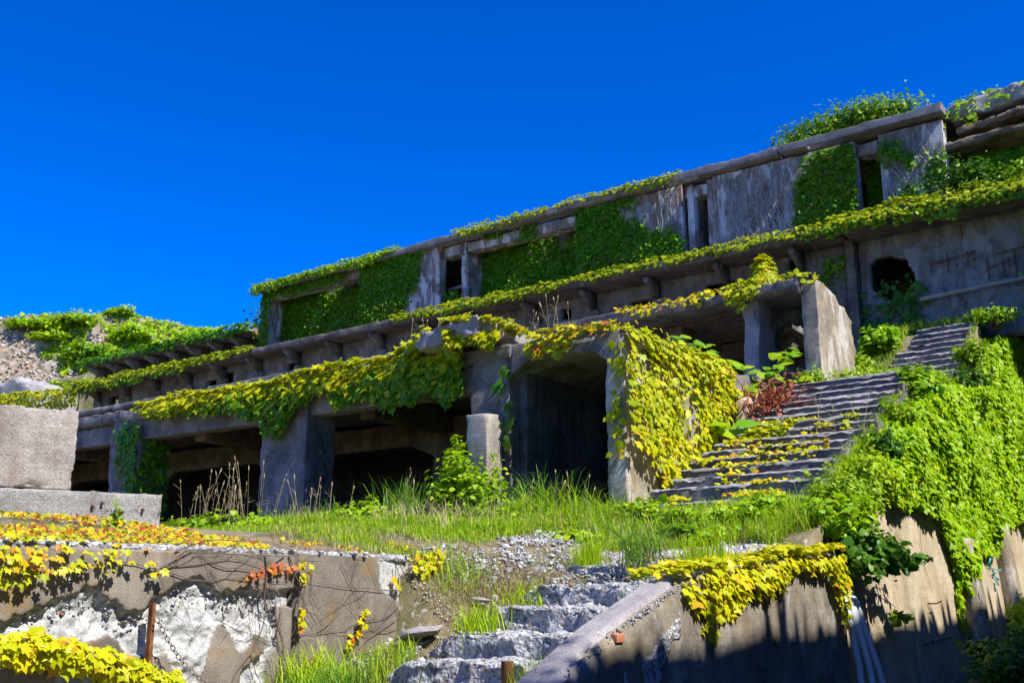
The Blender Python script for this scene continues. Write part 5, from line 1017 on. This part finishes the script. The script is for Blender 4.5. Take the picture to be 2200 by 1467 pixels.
# --- ivy over the battered wall
r = np.random.default_rng(91)
low_edge = [(13.2, 2.2), (14.2, 2.5), (15.6, 3.0), (16.5, 2.95), (17.6, 3.0), (18.3, 2.9), (18.7, 2.3), (19.3, 1.7), (19.8, 1.55), (20.1, 2.2), (21.2, 2.4), (22.5, 2.5), (24, 3.0), (31, 3.5)]
n = 42000; b = 15.5 + 15.5*r.uniform(0, 1, n)**.9; zt = RT(b) + .05; zb = interp(b, low_edge) + .22*fbm(np.stack([b, 0*b, 0*b], 1), 1.3, 3, 92); z = zb + (zt - zb)*r.uniform(0, 1, n)
z[: n//7] = zt[: n//7]; P = np.stack([-4.66 - .085*(z - .5), b, z], 1); P[: n//7, 0] -= r.uniform(0, .75, n//7); P[: n//7, 2] += r.uniform(-.05, .12, n//7); P[:, 0] += .06 + .30*np.clip(.45 + 1.3*fbm(P, 1.0, 3, 93), 0, 1.6)*np.clip((z - zb)/.5, .2, 1) + r.uniform(0, .08, n); P = P[(zt > zb) & ((fbm(P, .6, 3, 94) > -.5) | (b[:] > 20))]
leaf_thing('ivy', 'huge curtain of lime green ivy covering the sloping wall at the right edge', 'ivy', frames(P, (1., -.1, .5), .10, (0, 0, -1), .5, .4, r), M['ivy_lime'], T_LOBE, 300)
n = 160; z = r.uniform(.9, 2.3, n); P = np.stack([-4.62 - .085*(z - .5) + r.uniform(0, .05, n), 18.95 + .08*np.sin(z*4) + r.normal(size=n)*.05, z], 1)
leaf_thing('ivy', 'narrow ivy strand hanging down the tan wall beside the buttress', 'ivy', frames(P, (1, 0, .3), .10, (0, 0, -1), .5, .35, r), M['ivy_lime'], T_LOBE, 60)
# --- creepers on the stair treads
def stepivy(k0, k1, a0, a1, n, label, seed, mat='ivy_gold', thr=0., size=.085):
    r = np.random.default_rng(seed); Ps = []
    for k in range(k0, k1 + 1):
        b = 14.35 + k*.395; z = 2.78 + k*.19 + .19; m = n; a = r.uniform(a0, a1, m); u = r.uniform(-.12, 1, m); P = np.stack([a, np.where(u < 0, b - .03 - r.uniform(0, .05, m), b + .38*u), np.where(u < 0, z + u*1.1, z + .02 + r.uniform(0, .05, m))], 1); Ps.append(P[fbm(P*[1, .4, .4], 1.3, 3, seed + k) > thr])
    P = np.concatenate(Ps); return leaf_thing('ivy', label, 'ivy', frames(P, (.2, -.45, 1), size, (0, -1, -.4), .8, .4, r), M[mat], T_LOBE, 120)
stepivy(0, 3, -7.8, -5.9, 260, 'sparse golden creeper on the lowest steps of the long stairs', 95, thr=.12)
stepivy(4, 6, -7.9, -5.8, 330, 'golden creeper bands on the middle steps of the long stairs', 96, thr=.0)
stepivy(7, 8, -7.6, -5.7, 700, 'thick yellow green creeper carpet across the wide mid step of the long stairs', 97, 'ivy_yellow', -.25, .10)

# ================================================================== grass, weeds, shrubs
r = np.random.default_rng(100)
def field(name, n, amin, amax, bmin, bmax, h, w, mat, thr, seed, keep=None, lean=.45, curl=.7, dz=0):
    r = np.random.default_rng(seed); a = r.uniform(amin, amax, n); b = r.uniform(bmin, bmax, n); P = gpt(a, b, -.02 + dz); k = fbm(P*[1, 1, 0], .9, 3, seed) > thr
    if keep is not None: k &= keep(a, b)
    P = P[k]; hh = h*(.65 + .7*np.clip(fbm(P*[1, 1, 0], .7, 3, seed + 1) + .3, 0, 1)); V, F = blades(P, hh, w, r, lean, curl); return part(name, V, F, M[mat], kind='stuff')
terr = lambda a, b: (b > 12.0 + .3*np.sin(a*2.1) - .9*(a < -8.4) + .25*np.sin(a*5.3)) & (a > -14) & ((a < -5.1) | (b > 12.8))
field('terrace_grass', 30000, -13.5, -4.9, 10.8, 14.15, .30, .012, 'grass', -.55, 101, terr)
field('terrace_grass', 5000, -20, -12, 10.5, 13.95, .28, .012, 'grassdark', -.2, 102)
field('short_dry_grass', 26000, -8.6, -7.15, 7.6, 11.6, .09, .006, 'straw', -.12, 103, None, .9, 1.)
field('short_dry_grass', 16000, -8.5, -7.1, 7.4, 10.6, .07, .005, 'straw', -.6, 95, None, 1., 1.)
field('rubble_grass', 1600, -8.3, -5.2, 9.4, 12.0, .10, .006, 'straw', .0, 94, None, 1., 1.)
field('terrace_grass', 9000, -10.8, -8.4, 9.3, 12.6, .14, .008, 'grass', -.1, 98)
field('terrace_grass', 2600, -13.5, -5.0, 12.2, 13.9, .50, .012, 'grass', -.2, 97, terr, .6, .9)
field('dry_terrace_grass', 2200, -13.5, -5.0, 11.0, 13.9, .45, .008, 'straw', -.3, 96, terr, .6, .9)
field('short_dry_grass', 3000, -12.5, -8.3, 8.6, 11.6, .12, .006, 'straw', .0, 104, None, .9, 1.)
field('terrace_grass', 9000, -13.5, -8.4, 9.0, 12.2, .16, .009, 'grass', -.2, 109)
field('rubble_grass', 2500, -8.3, -6.9, 9.6, 12.2, .12, .007, 'grass', .12, 99)
field('bank_grass', 20000, -5.5, -4.95, 13.2, 24.5, .24, .011, 'grass', -.5, 105, None, .5, .8, .02)
field('bank_grass', 12000, -8.0, -4.8, 20.8, 28, .24, .012, 'grass', -.45, 106, lambda a, b: (b < 24.2) | (a < -7.25) | (a > -5.7) | (b > 26.9), .5, .8, .1)
field('wall_foot_weeds', 2200, -4.5, -3.0, 18, 26, .28, .014, 'grassdark', -.1, 107)
field('rubble_grass', 2600, -8.3, -7.2, 7.3, 9.6, .2, .008, 'grass', .12, 108)
def tuft(a, b, n, h, w, mat, label, seed, spread=.10, lean=.5, curl=.8, name='grass_tuft', dz=0, group=None):
    r = np.random.default_rng(seed); P = gpt(a + r.normal(size=n)*spread, np.full(n, b) + r.normal(size=n)*spread, -.03 + dz); V, F = blades(P, h, w, r, lean, curl)
    t = thing(name, label, 'grass', (a, b, float(ground_z(a, b)) + dz), 'grass tufts around the stairs and terrace'); part('blades', V, F, M[mat], t, kind='stuff'); return t
tuft(-6.05, 10.6, 130, .55, .014, 'grassdark', 'spiky green grass tuft on the topmost rubble step', 110, .10, .9, .9, dz=.15)
tuft(-6.05, 10.55, 110, .28, .007, 'straw', 'dry straw skirt under the spiky tuft on the topmost rubble step', 111, .16, 1.1, 1.0, dz=.12)
tuft(-6.95, 10.9, 420, .34, .006, 'grassnoen' if False else 'grassneon', 'round feathery pale green tuft at the edge of the terrace grass', 112, .10, .35, .3)
tuft(-6.95, 8.75, 260, .34, .010, 'grassneon', 'bright yellow green horsetail tuft beside the rubble stairs', 113, .12, .5, .3, dz=.1)
tuft(-7.2, 9.9, 200, .26, .009, 'grassneon', 'small fine green tuft left of the upper rubble steps', 114, .14, .6, .5)
tuft(-8.0, 9.7, 260, .30, .008, 'grass', 'green tuft at the broken far end of the left wall', 115, .22, .6, .6)
tuft(-5.05, 7.35, 320, .38, .008, 'grassneon', 'dense green horsetail clump against the parapet near the bottom edge', 116, .16, .4, .25, dz=.05)
tuft(-5.06, 8.1, 160, .26, .008, 'grassneon', 'narrow green horsetail clump halfway along the parapet foot', 117, .10, .4, .25, dz=.2)
tuft(-5.06, 9.2, 180, .30, .008, 'grassneon', 'green sprouts between the parapet and the third rubble step', 118, .12, .4, .25, dz=.25)
tuft(-5.08, 10.2, 320, .42, .010, 'grassneon', 'tall green sprouts at the top of the parapet coping', 119, .16, .4, .3, dz=.2)
tuft(-7.9, 7.35, 260, .40, .010, 'grassneon', 'green grass clump at the foot of the left wall joint', 120, .2, .6, .6, dz=.05)
tuft(-7.4, 7.2, 260, .34, .012, 'grassdark', 'low green weeds at the bottom edge left of the rubble stairs', 121, .25, .6, .5)
tuft(-11.3, 12.7, 90, .75, .018, 'grassdark', 'long arching blue green grass in front of the broken post', 122, .2, .9, 1.)
tuft(-12.4, 13.4, 120, .85, .014, 'grassdark', 'upright dark grass before the inner column of the gallery', 123, .25, .35, .5)
tuft(-9.4, 13.3, 150, .85, .014, 'grassdark', 'tall shaded grass in the mouth of the passage', 124, .35, .5, .8)
tuft(-8.9, 12.9, 90, .65, .014, 'grass', 'arching grass tuft before the right wall of the passage', 125, .25, .7, .9)
tuft(-14.2, 13.3, 140, .6, .014, 'grassdark', 'dark grass clump at the foot of the middle column', 126, .35, .5, .7)
def stalks(a, b, n, h, label, seed, spread=.4, dz=0):
    r = np.random.default_rng(seed); S_, H_ = [], []
    for k in range(n):
        p = gpt(np.array([a + r.normal()*spread]), np.array([b + r.normal()*spread*.4]), dz)[0]; L = h*r.uniform(.6, 1.15); d = r.normal(size=2)*.16; q = p + [d[0]*L, d[1]*L, L]; m = (p + q)/2 + [-.03*d[0], 0, .04*L]
        S_.append(tube([p, m, q], [.005, .004, .003], 3, False)); e = q + np.array([d[0], d[1], .8])*.10*r.uniform(.7, 1.4); H_.append(tube([q, (q*2 + e)/3, (q + e*2)/3, e], [.004, .011, .010, .002], 5, False))
        for j in range(3): 
            c = p + (q - p)*r.uniform(.35, .9); g = c + r.normal(size=3)*[.07, .07, .05] + [0, 0, .08]; S_.append(tube([c, g], [.003, .002], 3, False))
    t = thing('dry_grass', label, 'grass', (a, b, float(ground_z(a, b)) + dz), 'dry seed stalks'); part('stem', *join(*S_), M['straw'], t, kind='stuff'); part('seed_head', *join(*H_), M['straw'], t, kind='stuff'); return t
stalks(-14.6, 11.6, 22, 1.05, 'cluster of tall dry seed stalks in front of the middle column', 130, .45)
stalks(-15.6, 11.7, 8, 1.0, 'few tall dry stalks before the dark bay left of the middle column', 131, .5)
stalks(-13.2, 12.0, 6, .8, 'short dry stalks right of the middle column', 132, .5)
stalks(-12.9, 12.8, 7, .9, 'dry stalks between the middle column and the pier', 133, .8)
stalks(-9.2, 12.9, 9, .75, 'dry seed stalks at the passage mouth', 134, .7)
stalks(-12.6, 14.3, 6, .8, 'wispy stalks growing on the roof edge left of the broken slab', 135, .3, 3.05)
stalks(-10.3, 14.6, 9, .75, 'wispy stalks growing on the passage roof', 136, .5, 3.05)
stalks(-5.7, 16.9, 7, .75, 'pale flowering weeds at the right edge of the stairs', 137, .2)
shrub('bush', 'leafy bramble bush leaning against the broken post in the terrace grass', 'bush', (-10.55, 13.05, 3.15), (.75, .5, .62), 2100, .085, M['shrub'], T_HEART, 30, 140, base=(-10.5, 13.1, 2.5), nparts=120)
shrub('bush', 'upright bramble shoot in front of the pier', 'bush', (-11.0, 13.3, 3.62), (.28, .2, .55), 500, .085, M['shrub'], T_HEART, 14, 141, base=(-10.9, 13.25, 2.8), nparts=60)
shrub('bush', 'low spreading green weeds at the left end of the terrace grass', 'bush', (-12.3, 12.3, 2.72), (.9, .55, .36), 1500, .085, M['shrub'], T_HEART, 26, 142, base=(-12.2, 12.3, 2.4), nparts=60)
shrub('bush', 'low bright weeds in the middle of the terrace grass', 'bush', (-9.7, 12.6, 2.62), (1.0, .5, .30), 1300, .075, M['shrub'], T_HEART, 26, 143, base=(-9.7, 12.6, 2.3))
shrub('bush', 'small weeds at the foot of the passage right wall', 'bush', (-7.7, 13.5, 2.72), (.55, .35, .25), 600, .09, M['shrub'], T_HEART, 18, 144, base=(-7.7, 13.6, 2.4))
shrub('bush', 'green weeds between plinth end and middle column', 'bush', (-13.2, 10.2, 2.58), (1.2, .6, .22), 900, .07, M['shrub'], T_HEART, 22, 145, base=(-13.2, 10.2, 2.3))
for k, (a, b, z, rx, rz, nl, mt, lab) in enumerate([(-6.6, 13.1, 2.62, .6, .16, 700, 'shrub', 'low weeds before the left part of the lowest stair steps'), (-5.75, 13.2, 2.66, .5, .2, 700, 'ivy_lime', 'bright low weeds before the right part of the lowest stair steps'), (-6.2, 12.2, 2.3, .6, .14, 600, 'broad', 'flat broad leaved weeds at the top of the parapet ivy'), (-8.3, 12.2, 2.3, .7, .13, 600, 'shrub', 'flat weeds at the rubble edge of the terrace grass'), (-14.8, 12.9, 2.75, .7, .2, 700, 'darkshrub', 'dark low weeds at the foot of the middle column'), (-11.6, 11.7, 2.4, .6, .16, 600, 'shrub', 'low weeds at the front left rim of the terrace')]):
    shrub('bush', lab, 'bush', (a, b, z), (rx, rx*.6, rz), nl, .075, M[mt], T_HEART, 18, 660 + k, base=(a, b, float(ground_z(a, b)) - .03), nparts=30)
shrub('sapling', 'little green sapling before the pebbly plinth', 'plant', (-10.45, 6.75, 2.45), (.10, .10, .25), 60, .075, M['broad'], T_OVAL, 5, 146, base=(-10.35, 6.75, 2.15), nparts=60)
# right bank
for k, (a, b, z, rx, rz, nl, ls, mt, lab) in enumerate([
    (-4.98, 14.1, 2.9, .45, .42, 1300, .08, 'shrub', 'leafy shrub at the right end of the lowest stair steps'),
    (-4.95, 15.2, 3.3, .38, .45, 1300, .07, 'grassneon', 'tall feathery weeds on the bank right of the lower stairs'),
    (-5.05, 16.6, 3.85, .33, .40, 900, .08, 'shrub', 'bright weeds on the bank beside the creeper covered step'),
    (-5.08, 17.9, 4.5, .36, .42, 1000, .085, 'shrub', 'green bush on the bank beside the upper steps'),
    (-5.2, 19.6, 5.35, .36, .32, 800, .11, 'broad', 'broad leaved weeds at the top right of the lower flight'),
    (-5.4, 21.6, 5.7, .36, .28, 800, .09, 'shrub', 'bush on the bank below the uppermost flight'),
    (-5.35, 24.2, 6.2, .45, .40, 1200, .09, 'darkshrub', 'darker bush right of the uppermost flight'),
    (-5.3, 27.2, 8.3, .6, .28, 1000, .09, 'ivy_lime', 'yellowish weeds over the right end of the top step'),
    (-7.75, 24.5, 6.7, .42, .5, 1200, .11, 'shrub', 'green weeds left of the uppermost flight beside the box bay wall'),
    (-7.8, 26.2, 7.75, .5, .45, 1300, .12, 'broad', 'large leaved weeds under the ragged hole of the wing wall'),
    (-7.0, 21.6, 5.95, .60, .26, 1300, .09, 'shrub', 'low weeds on the landing between the two flights'),
    (-6.2, 22.6, 6.12, .60, .24, 1200, .08, 'shrub', 'low bright weeds in front of the uppermost flight'),
    (-7.7, 21.0, 5.95, .35, .30, 600, .10, 'shrub', 'small plants at the foot of the box bay wall'), (-5.5, 25.2, 7.0, .38, .45, 1100, .09, 'shrub', 'bush clinging to the right flank of the uppermost flight'), (-4.72, 14.6, 2.85, .28, .42, 1000, .07, 'shrub', 'weeds hanging over the left top of the tan wall'), (-4.8, 15.5, 3.2, .28, .40, 900, .06, 'grassneon', 'fine pale weeds at the edge of the lime ivy'), (-4.85, 16.2, 3.75, .30, .36, 800, .08, 'darkshrub', 'darker weeds at the upper edge of the lime ivy')]):
    shrub('bush', lab, 'bush', (a, b, z), (rx, rx, rz), nl, ls, M[mt], T_OVAL if mt != 'broad' else T_HEART, 26, 150 + k, base=(a - .1*(a > -4.9), b, max(float(ground_z(a, b)) - .05, z - rz - .15)), nparts=40)
shrub('bush', 'dark drooping bush hanging over the corner where the parapet meets the tan wall', 'bush', (-4.45, 13.95, 1.98), (.42, .75, .48), 1700, .085, M['darkshrub'], T_HEART, 34, 170, base=(-4.75, 13.7, 2.1), nparts=150, up=.1)
shrub('bush', 'leafy twigs of the bush reaching out to the right over the tan wall', 'bush', (-4.3, 15.1, 2.0), (.25, .75, .18), 130, .085, M['darkshrub'], T_HEART, 8, 171, base=(-4.5, 14.1, 2.05), nparts=130, up=.1, fill=.3)
shrub('bush', 'yellow green spray above the dark bush at the parapet end', 'bush', (-4.75, 13.6, 2.5), (.5, .6, .40), 1300, .08, M['ivy_lime'], T_HEART, 26, 172, base=(-4.9, 13.6, 2.1), nparts=80)
shrub('bush', 'dense bushes filling the bottom right corner', 'bush', (-3.55, 17.4, .62), (.55, 1.5, .55), 3400, .085, M['darkshrub'], T_HEART, 44, 173, base=(-3.55, 17.6, .1))
shrub('bush', 'brighter bush at the right edge below the ivy curtain', 'bush', (-3.75, 20.5, 1.0), (.5, 1.2, .75), 2000, .09, M['shrub'], T_HEART, 34, 174, base=(-3.8, 20.5, .7))
shrub('bush', 'small green sprig low on the shaded tan wall', 'bush', (-4.55, 15.1, 1.25), (.1, .22, .12), 60, .09, M['shrub'], T_HEART, 6, 175, base=(-4.7, 15.1, 1.3))
# canopy-top shrubs, roof tree
shrub('roof_tree', 'spreading green tree growing on the roof of the top hall', 'tree', (-9.9, 31.5, 16.25), (2.1, 1.2, .68), 12000, .13, M['tree'], T_OVAL, 46, 180, base=(-9.2, 31.5, 14.9), stem_r=.04)
shrub('roof_tree', 'left low wing of the roof tree crown', 'tree', (-11.3, 31.0, 15.55), (1.0, .8, .45), 3800, .13, M['tree'], T_OVAL, 24, 181, base=(-10.4, 31.3, 14.9), stem_r=.03)
shrub('bush', 'green bush on the roof line at the far top right', 'bush', (-5.6, 31, 15.55), (1.1, .8, .35), 1300, .14, M['tree'], T_OVAL, 26, 182, base=(-5.6, 31, 15.1))
shrub('bush', 'leafy bush on the wing canopy right of the rightmost panel', 'bush', (-5.9, 29.0, 12.6), (.9, .6, .75), 2000, .13, M['darkshrub'], T_OVAL, 30, 183, base=(-5.9, 29.0, 11.4))
shrub('bush', 'lighter bush on the wing canopy near the right edge', 'bush', (-4.2, 28.8, 12.3), (1.1, .6, .75), 2200, .13, M['tree'], T_OVAL, 30, 184, base=(-4.2, 28.8, 11.4))
shrub('bush', 'dark bush at the foot of the rightmost hall panel', 'bush', (-7.3, 28.5, 12.0), (.8, .45, .8), 1600, .13, M['darkshrub'], T_OVAL, 30, 185, base=(-7.3, 28.5, 11.4))
shrub('bush', 'bushy green weeds inside the ragged hole', 'bush', (-7.9, 28.9, 9.6), (.4, .3, .4), 420, .10, M['shrub'], T_OVAL, 14, 186, base=(-7.9, 28.9, 9.0))
shrub('bush', 'dark rounded bush behind the left end of the top hall', 'bush', (-41.6, 35, 14.9), (2.3, 1.6, 1.45), 3600, .22, M['darkshrub'], T_OVAL, 44, 187, base=(-41.6, 35, 13.6))
# hillside bushes
hb = [(-38.0, .66, 3.4, .8), (-34.0, .70, 3.6, .7), (-30.5, .70, 2.4, .7), (-24.5, .70, 4.0, .8), (-37.5, .58, 2.4, .7), (-34.0, .52, 3.2, 1.5), (-29.2, .60, 2.6, 1.2), (-28.8, .46, 3.2, .9), (-39, .40, 2.0, .6), (-31.5, .43, 2.6, .8), (-24.5, .52, 2.2, .6), (-21.0, .70, 2.8, .7), (-27.5, .38, 3.4, .9), (-36.0, .68, 2.4, .6), (-22, .56, 2.4, .8), (-19, .60, 3.0, 1.0)]
labs = ['at the upper left end', 'crowning the left part of its ridge', 'just left of its highest point', 'on the descending right ridge', 'on its left shoulder', 'forming the large dark green patch on its left', 'hanging below its highest point', 'in the hollow at its middle right', 'small and low at its left edge', 'under the large dark patch', 'on its right flank', 'at the right end of its ridge', 'along its lower middle', 'between the two left ridge bushes', 'low on its right flank', 'beside the top hall end']
for k, ((side, v, rx, rz), lb) in enumerate(zip(hb, labs)):
    u = (side + 55)/70; c = hill_s(np.array([u + .012*math.sin(k*5.1)]), np.array([v + .03*math.sin(k*3.7)]))[0]
    shrub('hill_bush', 'green bush on the stony slope, ' + lb, 'bush', c + [0, -.3, .15*rz], (rx*(.7 + .5*((k*37) % 10)/10), rx*.5, rz*.75), int(600*rx), .30, M['tree' if k == 5 or k == 9 else 'shrub' if k % 3 else 'ivy_lime'], T_FAR, 40, 190 + k, base=c, stem_r=.03, group='bushes on the stony slope')
r = np.random.default_rng(215); n = 30000; u, v = r.uniform(.1, .75, n), r.uniform(.1, .73, n); P = hill_s(u, v); k = (fbm(P, .13, 5, 216) + .22*(v - .62)*3 + .16*fbm(P, .7, 2, 217) > .03); P = P[k] + [0, -.15, .1]
V, F = leafmesh(frames(P, (.2, -.8, .7), .34, (0, 0, -1), .8, .5, r), T_FAR); part('slope_ground_cover', V, F, M['shrub'], kind='stuff', loc=(-60, 45, 9))
# big leaved plant and butterbur by the stairs, dead red vine heap
r = np.random.default_rng(220)
def bigleaf(label, base, sprays, size, seed, mat='broad', T=T_HEART, nl=9):
    r = np.random.default_rng(seed); st_, Ps, Ns, Ts_ = [], [], [], []
    for (tip) in sprays:
        P = wiggle(base, tip, 7, .03, -.12, seed + len(st_)); st_.append(tube(P, np.linspace(.016, .005, 7), 5, False)); d = np.array(tip) - np.array(base)
        for j in range(nl): 
            t = .3 + .7*(j + r.random())/nl; c = np.array([np.interp(t, np.linspace(0, 1, 7), P[:, q]) for q in range(3)]) + r.normal(size=3)*.05; Ps.append(c); s = np.cross(d, [0, 0, 1]); s /= np.linalg.norm(s) + 1e-6
            Ns.append(np.array([.25, -.3, 1]) + r.normal(size=3)*.25); Ts_.append(s*(1 if j % 2 else -1)*.9 + d/np.linalg.norm(d)*.6 + [0, 0, -.35])
    P, N, Tt = np.array(Ps), np.array(Ns), np.array(Ts_); N /= np.linalg.norm(N, axis=1)[:, None]; d = Tt - (Tt*N).sum(1)[:, None]*N; d /= np.linalg.norm(d, axis=1)[:, None]
    fr = dict(P=P, G=np.zeros(len(P)), X=np.cross(d, N), Y=d, Z=N, S=size*r.uniform(.7, 1.25, len(P))); return leaf_thing('broad_leaved_plant', label, 'plant', fr, M[mat], T, 300, stems=join(*st_), stem_mat=M['shrub'], loc=base)
bigleaf('large knotweed like plant with broad leaves in front of the box bay', (-8.35, 19.2, 4.9), [(-8.1, 20.6, 6.55), (-7.75, 20.2, 6.45), (-8.6, 19.5, 6.1), (-8.2, 19.1, 5.9), (-7.8, 19.4, 5.85), (-8.55, 18.9, 5.75), (-8.1, 18.6, 5.5), (-8.9, 18.7, 6.1), (-7.7, 20.4, 5.9)], .30, 221)
bigleaf('broad leaved sprays on the passage roof behind the ivy curtain', (-8.6, 17.2, 5.6), [(-8.4, 16.5, 6.1), (-8.6, 17.4, 6.2), (-8.5, 17.9, 6.1)], .22, 222, nl=6)
bigleaf('low rhubarb like plant with big round leaves at the left side of the stairs', (-7.95, 17.5, 4.2), [(-8.05, 17.0, 4.6), (-7.75, 17.3, 4.55), (-7.6, 18.0, 4.55), (-7.45, 17.9, 4.4)], .40, 223, nl=3)
n = 170; P = np.stack([-7.85 + r.normal(size=n)*.22, 18.9 + r.normal(size=n)*.5, 0*r.normal(size=n)], 1); P[:, 2] = interp(P[:, 1], STAIR) + .15 + .45*r.random(n)*np.exp(-((P[:, 0] + 7.9)/.3)**2)
leaf_thing('dead_vine_heap', 'heap of red brown withered vines on the left of the stairs', 'dead plant', frames(P, (.2, -.6, .5), .13, (.3, -.5, -.7), .9, .8, r), M['deadvine'], T_OVAL, 100, stems=join(*[tube(wiggle((-7.9 + .3*r.normal(), 18.8 + .5*r.normal(), 4.9), (-7.5 + .3*r.normal(), 18.9 + .6*r.normal(), 5.1 + .25*r.normal()), 6, .06, 0, k), .012, 4, False) for k in range(110)]), stem_mat=M['deadvine'])
